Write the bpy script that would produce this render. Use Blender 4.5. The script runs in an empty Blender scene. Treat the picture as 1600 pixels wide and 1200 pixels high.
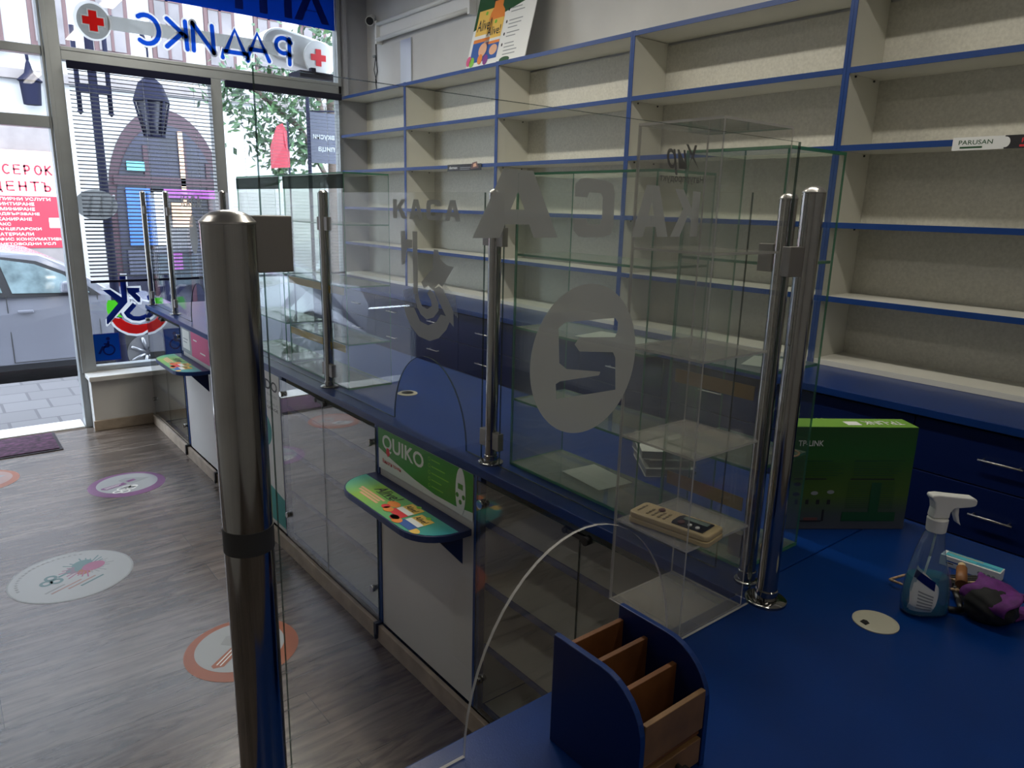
import bpy, bmesh, math, random
from mathutils import Vector, Matrix
S = bpy.context.scene
COL = S.collection
# ------------------------------------------------------------------ camera
def cam_basis(yaw, pitch, roll):
    a, b, c = map(math.radians, (yaw, pitch, roll))
    f = Vector((math.sin(a)*math.cos(b), math.cos(a)*math.cos(b), math.sin(b)))
    r = Vector((math.cos(a), -math.sin(a), 0)); u = r.cross(f)
    return r*math.cos(c)+u*math.sin(c), -r*math.sin(c)+u*math.cos(c), f
cd = bpy.data.cameras.new('camera'); cam = bpy.data.objects.new('camera', cd); COL.objects.link(cam)
r_, u_, f_ = cam_basis(38.95, -13.72, 1.48)
cam.matrix_world = Matrix(((r_.x, u_.x, -f_.x, 0), (r_.y, u_.y, -f_.y, 0), (r_.z, u_.z, -f_.z, 1.65), (0, 0, 0, 1)))
cd.sensor_width = 36; cd.lens = 1127.9/1600*36; cd.clip_start = .02; cd.clip_end = 200
S.camera = cam
# ------------------------------------------------------------------ light and exposure
w = bpy.data.worlds.new('sky'); S.world = w; w.use_nodes = True
bg = w.node_tree.nodes['Background']; bg.inputs[0].default_value = (.74, .85, 1, 1); bg.inputs[1].default_value = 9.0
sun = bpy.data.lights.new('sun', 'SUN'); sun.energy = 2.0; sun.angle = math.radians(8); sun.color = (1, .95, .88)
so = bpy.data.objects.new('sun', sun); COL.objects.link(so); so.rotation_euler = (math.radians(52), 0, math.radians(-18))
def area(name, loc, rot, sx, sy, en, col=(1, 1, 1), portal=False):
    l = bpy.data.lights.new(name, 'AREA'); l.shape = 'RECTANGLE'; l.size = sx; l.size_y = sy; l.energy = en; l.color = col
    o = bpy.data.objects.new(name, l); COL.objects.link(o); o.location = loc; o.rotation_euler = rot
    if portal: l.cycles.is_portal = True
    return o
area('window_portal', (1.0, 6.12, 1.75), (math.radians(-90), 0, 0), 4.4, 3.1, 1, portal=True)
TUBE_W = 14
for yy, ww in ((-.9, 3.5), (1.1, TUBE_W), (3.1, 22), (4.9, 16)):
    area('ceiling_tube_light', (1.5, yy, 3.26), (0, 0, 0), .12, 1.3, ww, (1, .95, .84))
for yy in (-1.2, 2.4):
    area('ceiling_tube_light', (-.5, yy, 3.26), (0, 0, 0), .12, 1.3, 5, (1, .95, .86))  # unseen aisle pair, added to brighten the customer side of the counter
vs = S.view_settings; vs.view_transform = 'Standard'; vs.look = 'None'; vs.exposure = .22; vs.gamma = 1; vs.use_curve_mapping = False
try:
    S.cycles.transparent_max_bounces = 64; S.cycles.max_bounces = 12; S.cycles.glossy_bounces = 6
    S.cycles.transmission_bounces = 8; S.cycles.use_denoising = True; S.cycles.sample_clamp_indirect = 6
    S.cycles.caustics_reflective = False; S.cycles.caustics_refractive = False
except Exception: pass
# ------------------------------------------------------------------ materials
def nt(name):
    m = bpy.data.materials.new(name); m.use_nodes = True; return m, m.node_tree.nodes, m.node_tree.links
def mat(name, c, rough=.5, metal=0, spec=.5, var=0, scale=20, bump=0, bscale=200, coat=0, emit=0):
    m, N, L = nt(name); b = N['Principled BSDF']
    b.inputs['Base Color'].default_value = (*c, 1); b.inputs['Roughness'].default_value = rough
    b.inputs['Metallic'].default_value = metal; b.inputs['Specular IOR Level'].default_value = spec
    if coat: b.inputs['Coat Weight'].default_value = coat; b.inputs['Coat Roughness'].default_value = .1
    if emit: b.inputs['Emission Color'].default_value = (*c, 1); b.inputs['Emission Strength'].default_value = emit
    tc = N.new('ShaderNodeTexCoord')
    if var:
        n = N.new('ShaderNodeTexNoise'); n.inputs['Scale'].default_value = scale; n.inputs['Detail'].default_value = 5
        L.new(tc.outputs['Object'], n.inputs['Vector'])
        r = N.new('ShaderNodeValToRGB'); r.color_ramp.elements[0].position = .3; r.color_ramp.elements[1].position = .7
        r.color_ramp.elements[0].color = (*[max(0, x*(1-var)) for x in c], 1); r.color_ramp.elements[1].color = (*[min(1, x*(1+var)) for x in c], 1)
        L.new(n.outputs[0], r.inputs[0]); L.new(r.outputs[0], b.inputs['Base Color'])
    if bump:
        n2 = N.new('ShaderNodeTexNoise'); n2.inputs['Scale'].default_value = bscale; L.new(tc.outputs['Object'], n2.inputs['Vector'])
        bp = N.new('ShaderNodeBump'); bp.inputs['Strength'].default_value = bump; bp.inputs['Distance'].default_value = .002
        L.new(n2.outputs[0], bp.inputs['Height']); L.new(bp.outputs[0], b.inputs['Normal'])
    return m
def clear(name, tint=(.97, .98, .97), k=1.0, haze=0, hcol=(.8, .8, .8), ior=1.5, dust=0):
    """thin pane: tinted see-through plus mirror by Fresnel (same from both sides), optional haze"""
    m, N, L = nt(name); N.remove(N['Principled BSDF']); out = N['Material Output']
    g = N.new('ShaderNodeNewGeometry'); ma = N.new('ShaderNodeMath'); ma.operation = 'MULTIPLY_ADD'
    ma.inputs[1].default_value = 1/ior-ior; ma.inputs[2].default_value = ior; L.new(g.outputs['Backfacing'], ma.inputs[0])
    fr = N.new('ShaderNodeFresnel'); L.new(ma.outputs[0], fr.inputs['IOR'])
    mk = N.new('ShaderNodeMath'); mk.operation = 'MULTIPLY'; mk.inputs[1].default_value = k; L.new(fr.outputs[0], mk.inputs[0])
    t = N.new('ShaderNodeBsdfTransparent'); t.inputs[0].default_value = (*tint, 1)
    gl = N.new('ShaderNodeBsdfGlossy'); gl.inputs['Roughness'].default_value = .0
    mx = N.new('ShaderNodeMixShader'); L.new(mk.outputs[0], mx.inputs[0]); L.new(gl.outputs[0], mx.inputs[2])
    if haze:
        d = N.new('ShaderNodeBsdfDiffuse'); d.inputs[0].default_value = (*hcol, 1)
        h = N.new('ShaderNodeMixShader'); h.inputs[0].default_value = haze
        L.new(t.outputs[0], h.inputs[1]); L.new(d.outputs[0], h.inputs[2]); L.new(h.outputs[0], mx.inputs[1])
    else: L.new(t.outputs[0], mx.inputs[1])
    L.new(mx.outputs[0], out.inputs[0]); return m
def film(name, c, through=.12, trans=.5):
    m, N, L = nt(name); N.remove(N['Principled BSDF']); out = N['Material Output']
    d = N.new('ShaderNodeBsdfDiffuse'); d.inputs[0].default_value = (*c, 1)
    tl = N.new('ShaderNodeBsdfTranslucent'); tl.inputs[0].default_value = (*c, 1)
    a = N.new('ShaderNodeMixShader'); a.inputs[0].default_value = trans; L.new(d.outputs[0], a.inputs[1]); L.new(tl.outputs[0], a.inputs[2])
    t = N.new('ShaderNodeBsdfTransparent'); mx = N.new('ShaderNodeMixShader'); mx.inputs[0].default_value = through
    L.new(a.outputs[0], mx.inputs[1]); L.new(t.outputs[0], mx.inputs[2]); L.new(mx.outputs[0], out.inputs[0]); return m
def ramp_mat(name, stops, axis=2, rough=.4, trans=0):
    m, N, L = nt(name); b = N['Principled BSDF']; b.inputs['Roughness'].default_value = rough
    tc = N.new('ShaderNodeTexCoord'); sp = N.new('ShaderNodeSeparateXYZ'); L.new(tc.outputs['Generated'], sp.inputs[0])
    r = N.new('ShaderNodeValToRGB'); e = r.color_ramp.elements
    while len(e) < len(stops): e.new(.5)
    for k, (p, c) in enumerate(stops): e[k].position = p; e[k].color = (*c, 1)
    L.new(sp.outputs[axis], r.inputs[0]); L.new(r.outputs[0], b.inputs['Base Color']); return m
def brick_mat(name, c1, c2, cm, bw, rh, mortar, rough=.4, grain=0, rot=0, bumpd=.001, gcol=None, spec=.5):
    m, N, L = nt(name); b = N['Principled BSDF']; b.inputs['Roughness'].default_value = rough; b.inputs['Specular IOR Level'].default_value = spec
    tc = N.new('ShaderNodeTexCoord'); mp = N.new('ShaderNodeMapping'); mp.inputs['Rotation'].default_value = (0, 0, rot)
    L.new(tc.outputs['Object'], mp.inputs[0])
    br = N.new('ShaderNodeTexBrick'); br.inputs['Color1'].default_value = (*c1, 1); br.inputs['Color2'].default_value = (*c2, 1); br.inputs['Mortar'].default_value = (*cm, 1)
    br.inputs['Scale'].default_value = 1; br.inputs['Brick Width'].default_value = bw; br.inputs['Row Height'].default_value = rh
    br.inputs['Mortar Size'].default_value = mortar; br.inputs['Mortar Smooth'].default_value = .1; br.offset = .37
    L.new(mp.outputs[0], br.inputs[0]); col = br.outputs['Color']
    if grain:
        mp2 = N.new('ShaderNodeMapping'); mp2.inputs['Scale'].default_value = (1.6, 14, 1); L.new(mp.outputs[0], mp2.inputs[0])
        n = N.new('ShaderNodeTexNoise'); n.inputs['Scale'].default_value = 1.6; n.inputs['Detail'].default_value = 8; n.inputs['Roughness'].default_value = .62; n.inputs['Distortion'].default_value = .8
        L.new(mp2.outputs[0], n.inputs['Vector'])
        r = N.new('ShaderNodeValToRGB'); r.color_ramp.elements[0].position = .3; r.color_ramp.elements[1].position = .62
        r.color_ramp.elements[0].color = (*gcol, 1); r.color_ramp.elements[1].color = (1, 1, 1, 1); L.new(n.outputs[0], r.inputs[0])
        mx = N.new('ShaderNodeMix'); mx.data_type = 'RGBA'; mx.blend_type = 'MULTIPLY'; mx.inputs[0].default_value = grain
        L.new(col, mx.inputs[6]); L.new(r.outputs[0], mx.inputs[7]); col = mx.outputs[2]
        mp3 = N.new('ShaderNodeMapping'); mp3.inputs['Scale'].default_value = (1.1, 5.5, 1); L.new(mp.outputs[0], mp3.inputs[0])
        n3 = N.new('ShaderNodeTexNoise'); n3.inputs['Scale'].default_value = 2.6; n3.inputs['Detail'].default_value = 6; n3.inputs['Distortion'].default_value = 1.6; L.new(mp3.outputs[0], n3.inputs['Vector'])
        r3 = N.new('ShaderNodeValToRGB'); r3.color_ramp.elements[0].position = .34; r3.color_ramp.elements[1].position = .50
        r3.color_ramp.elements[0].color = (.42, .36, .33, 1); r3.color_ramp.elements[1].color = (1, 1, 1, 1); L.new(n3.outputs[0], r3.inputs[0])
        mx3 = N.new('ShaderNodeMix'); mx3.data_type = 'RGBA'; mx3.blend_type = 'MULTIPLY'; mx3.inputs[0].default_value = .9
        L.new(col, mx3.inputs[6]); L.new(r3.outputs[0], mx3.inputs[7]); col = mx3.outputs[2]
    L.new(col, b.inputs['Base Color'])
    bp = N.new('ShaderNodeBump'); bp.inputs['Strength'].default_value = .4; bp.inputs['Distance'].default_value = bumpd; bp.invert = True
    L.new(br.outputs['Fac'], bp.inputs['Height']); L.new(bp.outputs[0], b.inputs['Normal']); return m
M = dict(
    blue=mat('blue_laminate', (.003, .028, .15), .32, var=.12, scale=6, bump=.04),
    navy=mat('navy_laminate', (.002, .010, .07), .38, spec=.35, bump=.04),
    bluetop=mat('blue_worktop', (.001, .026, .15), .30, spec=.3, var=.1, scale=5, bump=.08, bscale=400),
    edge=mat('blue_edge_band', (.003, .040, .19), .35),
    cream=mat('cream_board', (.66, .65, .58), .5, var=.04, scale=4),
    linen=mat('linen_back_board', (.56, .545, .48), .6, var=.10, scale=90, bump=.05),
    white=mat('white_laminate', (.62, .61, .58), .35, var=.03, scale=4),
    wall=mat('wall_paint', (.55, .55, .54), .8, var=.06, scale=3, bump=.1, bscale=60),
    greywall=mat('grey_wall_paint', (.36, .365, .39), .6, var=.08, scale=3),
    ceil=mat('ceiling_paint', (.6, .6, .58), .9),
    alu=mat('grey_window_frame', (.31, .33, .335), .35, .2, var=.05, scale=8),
    steel=mat('polished_steel', (.38, .37, .355), .10, 1, var=.06, scale=30),
    steel2=mat('satin_steel', (.55, .53, .51), .28, 1),
    clamp=mat('brushed_clamp_metal', (.33, .31, .29), .5, .85),
    black=mat('black_plastic', (.01, .01, .012), .4),
    tape=mat('dark_tape', (.03, .03, .03), .5),
    cloth=mat('whiteboard_plastic', (.75, .75, .73), .4),
    beige=mat('beige_plastic', (.56, .44, .25), .45),
    beiged=mat('beige_plastic_shade_buttons', (.30, .24, .14), .5),
    ivory=mat('ivory_grommet', (.42, .40, .32), .45),
    brown=mat('brown_button', (.14, .06, .05), .4),
    lcd=mat('lcd_screen', (.20, .26, .24), .2),
    wood=mat('varnished_wood', (.16, .06, .018), .45, var=.3, scale=14),
    lwood=mat('pine_board', (.19, .10, .04), .5, var=.25, scale=18),
    skirt=mat('wood_skirting', (.36, .29, .22), .5, var=.2, scale=12),
    strip=mat('kraft_price_strip', (.30, .20, .08), .6),
    ystrip=mat('yellow_price_strip', (.62, .46, .05), .5),
    dstrip=film('dark_green_header_strip', (.05, .09, .09), .25, .3),
    paper=mat('paper', (.66, .67, .64), .7),
    red=mat('red_print', (.65, .02, .03), .5), orange=mat('orange_print', (.75, .22, .03), .5),
    yellow=mat('yellow_print', (.78, .50, .10), .5), green=mat('green_print', (.03, .24, .02), .35),
    lgreen=mat('light_green_print', (.20, .5, .05), .5), dgreen=mat('dark_green_print', (.01, .07, .02), .4),
    teal=mat('teal_print', (.03, .28, .26), .5), pink=mat('pink_print', (.6, .08, .22), .5),
    pblue=mat('blue_print', (.02, .09, .35), .5), cyan=mat('cyan_print', (.08, .42, .50), .5),
    ink=mat('black_print', (.012, .012, .014), .5), grey=mat('grey_print', (.28, .30, .31), .5),
    wprint=mat('white_print', (.75, .76, .74), .5), purple=mat('purple_print', (.20, .03, .22), .5),
    mauve=mat('mauve_print', (.42, .09, .28), .5), peach=mat('peach_print', (.75, .42, .25), .5),
    glass=clear('clear_glass', (.985, .99, .985), .8),
    gglass=clear('green_float_glass', (.955, .975, .955), .9, haze=.03, hcol=(.5, .6, .5)),
    gedge=clear('green_glass_edge', (.20, .50, .34), .6, haze=.6, hcol=(.10, .34, .21)),
    dedge=clear('dark_glass_edge', (.25, .36, .33), .6, haze=.5, hcol=(.08, .11, .10)),
    shelfg=clear('sheen_haze_glass_shelf', (.93, .96, .94), .9, haze=.22, hcol=(.62, .68, .60)),  # diffuse haze paints in the whitish reflections on the glass shelves
    acr=clear('clear_acrylic', (.97, .97, .965), .8, haze=.03, hcol=(.7, .66, .6)),
    acredge=clear('acrylic_edge', (.8, .8, .78), .6, haze=.6, hcol=(.80, .78, .75)),
    acrsh=clear('pale_acrylic_shelf', (.92, .92, .90), .9, haze=.24, hcol=(.72, .70, .66)),  # see-through acrylic with a stronger pale diffuse share than the walls
    doorg=clear('display_door_glass', (.97, .98, .97), 2.2, haze=.03, hcol=(.5, .5, .45)),
    frost=film('frosted_vinyl', (.37, .375, .355), .07, .45),
    frostfilm=film('bright_frosted_vinyl', (.60, .61, .59), .14, .5),
    wfilm=film('white_window_film', (.70, .72, .74), .10, .6),
    gfilm=film('grey_window_film', (.30, .315, .315), .04, .55),
    bfilm=film('blue_window_film', (.002, .025, .26), .0, .55),
    nfilm=film('navy_window_film', (.008, .02, .16), .0, .3),
    lbfilm=film('dark_blue_letter_film', (.01, .09, .62), .0, .7),
    rfilm=film('red_window_film', (.75, .02, .02), .0, .45),
    grfilm=film('green_window_film', (.10, .70, .03), .0, .45),
    hfilm=film('sky_blue_sign_film', (.02, .22, .75), .0, .8),
    slat=mat('backlit_dark_slat', (.010, .012, .02), .7, spec=.2),  # white metal slats given a near-black colour for their backlit shade
    slatw=mat('pale_blind_slat', (.16, .17, .20), .5),
    tile=brick_mat('paving', (.085, .08, .083), (.10, .095, .098), (.055, .052, .055), .34, .34, .012, .7),  # grey lowered to carry the shade beside the parked car
    road=mat('asphalt', (.08, .08, .085), .8, var=.15, scale=10),
    plaster=mat('white_plaster', (.30, .30, .305), .8, var=.05, scale=1.5),
    stone=mat('grey_stone', (.15, .135, .135), .8, var=.15, scale=4),
    brownw=mat('brown_window_wood', (.05, .018, .02), .5), winpane=mat('facade_window_pane', (.085, .075, .08), .2, var=.4, scale=2),
    shopred=mat('maroon_shop_frame', (.022, .004, .012), .5), shopglass=mat('shop_glass', (.006, .007, .022), .4, var=.4, scale=4),
    carpaint=mat('silver_car_paint', (.19, .195, .23), .25, .35, coat=.8), tyre=mat('tyre_rubber', (.015, .015, .017), .8),
    carglass=mat('car_window_glass', (.12, .16, .17), .05, var=.5, scale=5), hub=mat('wheel_silver', (.2, .2, .21), .3, .7),
    iron=mat('cast_iron', (.003, .004, .018), .8, spec=.2), bark=mat('bark', (.08, .06, .05), .9),
    signred=mat('sign_red', (.30, .012, .03), .5), signtext=mat('sign_red_letters', (.20, .004, .02), .5),
    banner=mat('dark_banner', (.03, .035, .06), .6),
    bag=mat('purple_fabric', (.10, .012, .14), .75, var=.3, scale=60), cord=mat('tan_cord', (.42, .28, .17), .6),
    cordb=mat('brown_plug', (.22, .09, .03), .5), foil=mat('silver_panel', (.62, .66, .70), .3, .7),
    matr=mat('door_mat_pile', (.045, .014, .035), .95, var=.8, scale=28), mated=mat('door_mat_border', (.03, .025, .03), .9),
    bottle=clear('bottle_plastic', (.72, .84, .92), 1.6, haze=.08, hcol=(.5, .62, .7)),
    liquid=clear('blue_liquid', (.10, .62, .75), .5, haze=.45, hcol=(.02, .34, .48)),
    emit=mat('tube_glow', (1, .93, .82), .4, emit=3.0),
    router=ramp_mat('green_to_grey_box_print', [(0, (.07, .075, .10)), (.16, (.055, .075, .065)), (.34, (.06, .12, .012)), (.55, (.035, .10, .008)), (.75, (.012, .10, .012)), (1, (.012, .075, .012))]),
    routertop=mat('green_box_lid', (.16, .34, .04), .4), routerside=ramp_mat('box_side_print', [(0, (.30, .36, .40)), (.7, (.28, .38, .38)), (.82, (.02, .14, .05)), (1, (.02, .14, .05))]),
    floor=brick_mat('laminate_planks', (.125, .098, .080), (.18, .147, .123), (.033, .024, .02), 1.32, .193, .0012, .27, 1.0, 0, .0006, (.36, .31, .29), spec=1.0),
    pale=mat('pale_sticker_vinyl', (.34, .36, .375), .35),
    leafprint=ramp_mat('ledge_poster_print', [(0, (.03, .30, .36)), (.35, (.10, .38, .16)), (.75, (.24, .46, .05)), (1, (.04, .38, .30))], 1),
)
def leaf_mat():
    m, N, L = nt('leaves'); b = N['Principled BSDF']; b.inputs['Roughness'].default_value = .6
    i = N.new('ShaderNodeNewGeometry'); r = N.new('ShaderNodeValToRGB'); r.color_ramp.elements[0].color = (.010, .035, .016, 1); r.color_ramp.elements[1].color = (.035, .09, .025, 1)
    L.new(i.outputs['Random Per Island'], r.inputs[0]); L.new(r.outputs[0], b.inputs['Base Color']); return m
M['leaf'] = leaf_mat()
for k_, n_, c_ in (('s_or', 'sticker_orange', (.30, .085, .03)), ('s_mv', 'sticker_mauve', (.18, .06, .18)), ('s_tl', 'sticker_teal', (.08, .18, .19)), ('s_pk', 'sticker_pink', (.30, .08, .17)), ('s_pe', 'sticker_salmon', (.32, .20, .17)), ('dpouch', 'black_fabric', (.006, .006, .008))): M[k_] = mat(n_, c_, .75 if k_ == 'dpouch' else .35, var=.06, scale=9)
# ------------------------------------------------------------------ builders
def tag(o, label=None, cat=None, group=None, kind=None):
    if label: o['label'] = label
    if cat: o['category'] = cat
    if group: o['group'] = group
    if kind: o['kind'] = kind
    return o
def thing(name, label, cat, loc=(0, 0, 0), rz=0, group=None):
    o = bpy.data.objects.new(name, None); COL.objects.link(o); o.location = loc; o.rotation_euler = (0, 0, rz); o.empty_display_size = .05
    return tag(o, label, cat, group)
class MB:
    """collects shapes and links them as one mesh object; ms = material keys by slot"""
    def __init__(s, *ms): s.bm = bmesh.new(); s.ms = list(ms); s.k = 0
    def slot(s, key):
        if key not in s.ms: s.ms.append(key)
        s.k = s.ms.index(key); return s
    def faces(s, vs, fs, smooth=False):
        V = [s.bm.verts.new(v) for v in vs]
        for f in fs:
            try: F = s.bm.faces.new([V[i] for i in f]); F.material_index = s.k; F.smooth = smooth
            except ValueError: pass
        return V
    def box(s, x0, x1, y0, y1, z0, z1):
        v = [(x, y, z) for x in (x0, x1) for y in (y0, y1) for z in (z0, z1)]
        s.faces(v, [(0, 1, 3, 2), (4, 6, 7, 5), (0, 4, 5, 1), (2, 3, 7, 6), (0, 2, 6, 4), (1, 5, 7, 3)]); return s
    def pane(s, x0, x1, y0, y1, z0, z1, face, edge):
        d = [x1-x0, y1-y0, z1-z0]; ax = d.index(min(d)); n0 = len(s.bm.faces); s.slot(face); s.box(x0, x1, y0, y1, z0, z1); s.slot(edge)
        s.bm.faces.ensure_lookup_table(); s.bm.normal_update()
        for F in s.bm.faces[n0:]:
            if abs(F.normal[ax]) < .5: F.material_index = s.k
        return s
    def tube(s, p0, p1, r0, r1=None, n=20, caps=True):
        r1 = r0 if r1 is None else r1; p0, p1 = Vector(p0), Vector(p1); d = (p1-p0).normalized()
        a = d.orthogonal().normalized(); b = d.cross(a); v = []
        for p, r in ((p0, r0), (p1, r1)):
            for i in range(n): t = 2*math.pi*i/n; v.append(p+a*r*math.cos(t)+b*r*math.sin(t))
        V = [s.bm.verts.new(q) for q in v]
        for i in range(n):
            F = s.bm.faces.new((V[i], V[(i+1) % n], V[n+(i+1) % n], V[n+i])); F.smooth = True; F.material_index = s.k
        if caps:
            for L in (V[:n][::-1], V[n:]): F = s.bm.faces.new(L); F.material_index = s.k
        return s
    def path(s, pts, r, n=8):
        for a, b in zip(pts, pts[1:]): s.tube(a, b, r, n=n)
        return s
    def lathe(s, prof, cx=0, cy=0, n=28, ex=1, ey=1):
        runs, cur = [], [prof[0]]
        for k in range(1, len(prof)):
            cur.append(prof[k])
            if k < len(prof)-1:
                a, b, c = prof[k-1], prof[k], prof[k+1]; t1 = math.atan2(b[1]-a[1], b[0]-a[0]); t2 = math.atan2(c[1]-b[1], c[0]-b[0])
                if abs((t2-t1+math.pi) % (2*math.pi)-math.pi) > .6: runs.append(cur); cur = [prof[k]]
        runs.append(cur); ring_ = lambda r, z: [s.bm.verts.new((cx+r*ex*math.cos(2*math.pi*i/n), cy+r*ey*math.sin(2*math.pi*i/n), z)) for i in range(n)]
        for k, run in enumerate(runs):
            V = [ring_(r, z) for r, z in run]
            for A, B in zip(V, V[1:]):
                for i in range(n): F = s.bm.faces.new((A[i], A[(i+1) % n], B[(i+1) % n], B[i])); F.smooth = True; F.material_index = s.k
        for L in (ring_(*prof[0])[::-1], ring_(*prof[-1])): F = s.bm.faces.new(L); F.material_index = s.k
        return s
    def prism(s, pts, fn, t0, t1, edge=None, smooth=False, arch_key=None):
        """polygon pts (2D) mapped by fn(a,b,t) and thickened t0..t1"""
        k = s.k; n = len(pts); A = [s.bm.verts.new(fn(a, b, t0)) for a, b in pts]; B = [s.bm.verts.new(fn(a, b, t1)) for a, b in pts]
        for L in (A[::-1], B): F = s.bm.faces.new(L); F.material_index = k
        ke = k; k2 = None
        if edge: s.slot(edge); ke = s.k; s.k = k
        if arch_key: s.slot(arch_key); k2 = s.k; s.k = k
        for i in range(n): F = s.bm.faces.new((A[i], A[(i+1) % n], B[(i+1) % n], B[i])); F.material_index = k2 if k2 is not None and n > 8 and 0 <= i < n-3 else ke; F.smooth = smooth
        return s
    def build(s, name, parent=None, bevel=0):
        bmesh.ops.recalc_face_normals(s.bm, faces=s.bm.faces)
        me = bpy.data.meshes.new(name); s.bm.to_mesh(me); s.bm.free()
        for k in s.ms: me.materials.append(M[k])
        o = bpy.data.objects.new(name, me); COL.objects.link(o)
        if parent: o.parent = parent
        if bevel:
            b = o.modifiers.new('bevel', 'BEVEL'); b.width = bevel; b.segments = 2; b.limit_method = 'ANGLE'
        return o
class Fr:
    """flat frame in space: origin, right and up axes; n = right x up points out of the printed side"""
    def __init__(s, o, u, v): s.o, s.u, s.v = Vector(o), Vector(u).normalized(), Vector(v).normalized(); s.n = s.u.cross(s.v)
    def __call__(s, a, b, t=0): return s.o+s.u*a+s.v*b+s.n*t
def poly(mb, fr, key, pts, t0=.0002, t1=.0006):
    mb.slot(key)
    if key.endswith('film') or key == 'frost': mb.faces([fr(a, b, t1) for a, b in pts], [tuple(range(len(pts)))])
    else: mb.prism(pts, fr, t0, t1)
    return mb
def stroke(mb, fr, key, pts, w, t=.001):
    """hand-drawn brush line of width w with round ends"""
    P = [Vector(p) for p in pts]; n = len(P); L, Rr = [], []
    for i in range(n):
        d = (P[min(i+1, n-1)]-P[max(i-1, 0)]).normalized(); q = Vector((-d.y, d.x))*w/2; L.append(P[i]+q); Rr.append(P[i]-q)
    d0 = (P[1]-P[0]).normalized(); d1 = (P[-1]-P[-2]).normalized(); a0 = math.atan2(d0.y, d0.x); a1 = math.atan2(d1.y, d1.x)
    c0 = [P[0]+Vector((math.cos(a0-math.pi/2-math.pi*k/6), math.sin(a0-math.pi/2-math.pi*k/6)))*w/2 for k in range(1, 6)]
    c1 = [P[-1]+Vector((math.cos(a1+math.pi/2-math.pi*k/6), math.sin(a1+math.pi/2-math.pi*k/6)))*w/2 for k in range(1, 6)]
    mb.slot(key)
    for i in range(n-1): mb.faces([fr(v.x, v.y, t) for v in (L[i], L[i+1], Rr[i+1], Rr[i])], [(0, 1, 2, 3)])
    mb.faces([fr(v.x, v.y, t) for v in [L[-1]]+c1+[Rr[-1]]], [tuple(range(7))]); mb.faces([fr(v.x, v.y, t) for v in [Rr[0]]+c0+[L[0]]], [tuple(range(7))])
    return mb
def arcp(cx, cy, rx, ry, a0, a1, n=12): return [(cx+rx*math.cos(math.radians(a0+(a1-a0)*i/n)), cy+ry*math.sin(math.radians(a0+(a1-a0)*i/n))) for i in range(n+1)]
BRUSH = {'Р': [[(.12, 0), (.10, 1.0)], [(.02, .86)]+arcp(.40, .70, .36, .30, 110, -110, 12)+[(.10, .36)]],
 'А': [[(0, 0), (.46, 1.0), (.92, 0)], [(.20, .36), (.78, .36)]],
 'Д': [[(.10, .16), (.46, 1.0), (.86, .16)], [(-.02, -.10), (-.02, .14), (.98, .14), (1.0, -.10)]],
 'И': [[(.06, 1.0), (.04, 0)], [(.04, 0), (.84, 1.0)], [(.84, 1.0), (.86, 0)]],
 'К': [[(.08, 1.0), (.06, 0)], [(.82, 1.0), (.10, .46)], [(.26, .54), (.90, 0)]],
 'С': [arcp(.56, .50, .50, .50, 55, 305, 16)], 'Е': [[(.9, 1), (.08, 1), (.08, 0), (.9, 0)], [(.08, .52), (.8, .52)]], 'О': [arcp(.5, .5, .46, .5, 0, 360, 18)], 'Ц': [[(.08, 1), (.08, 0), (.95, 0), (.95, -.2)], [(.8, 1), (.8, 0)]], 'Н': [[(.1, 1), (.1, 0)], [(.9, 1), (.9, 0)], [(.1, .5), (.9, .5)]], 'Т': [[(0, 1), (1, 1)], [(.5, 1), (.5, 0)]],
 'Ъ': [[(-.1, 1), (.25, 1), (.25, 0)], [(.25, .55), (.7, .55)]+arcp(.7, .275, .22, .275, 90, -90, 8)+[(.25, 0)]]}
def brush(mb, fr, key, ch, a, b, h, wd, w, t):
    for L in BRUSH[ch]: stroke(mb, fr, key, [(a+p*wd, b+q*h) for p, q in L], w, t)
    return mb
BLOCK = {'А': [[(0, 0), (.30, 0), (.36, .2), (.5, .2), (.5, .42), (.42, .42), (.5, .68), (.5, 1), (.33, 1)], [(1, 0), (.70, 0), (.64, .2), (.5, .2), (.5, .42), (.58, .42), (.5, .68), (.5, 1), (.67, 1)]],
 'К': [[(0, 0), (.30, 0), (.30, 1), (0, 1)], [(.30, .36), (.42, .47), (.70, 0), (1.06, 0), (.64, .60), (1, 1), (.66, 1), (.30, .62)]],
 'С': [[(.98, .32), (.98, .12), (.86, .02), (.72, 0), (.24, 0), (.06, .06), (0, .22), (0, .5), (.30, .5), (.30, .30), (.36, .23), (.64, .23), (.68, .32)], [(.98, .68), (.98, .88), (.86, .98), (.72, 1), (.24, 1), (.06, .94), (0, .78), (0, .5), (.30, .5), (.30, .70), (.36, .77), (.64, .77), (.68, .68)]]}
def block(mb, fr, key, ch, a, b, h, wd, t=.0006, grow=0):
    mb.slot(key)
    for i, L in enumerate(BLOCK[ch]): mb.faces([fr(a+p*wd, b+q*(h+grow*p), t+i*.0002) for p, q in L], [tuple(range(len(L)))])
    return mb
def rect(mb, fr, key, a0, a1, b0, b1, t0=.0002, t1=.0006): return poly(mb, fr, key, [(a0, b0), (a1, b0), (a1, b1), (a0, b1)], t0, t1)
def ell(mb, fr, key, ca, cb, ra, rb, t0=.0002, t1=.0006, n=40, a0=0, a1=360):
    return poly(mb, fr, key, [(ca+ra*math.cos(math.radians(a0+(a1-a0)*i/n)), cb+rb*math.sin(math.radians(a0+(a1-a0)*i/n))) for i in range(n if a1-a0 >= 360 else n+1)], t0, t1)
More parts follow.
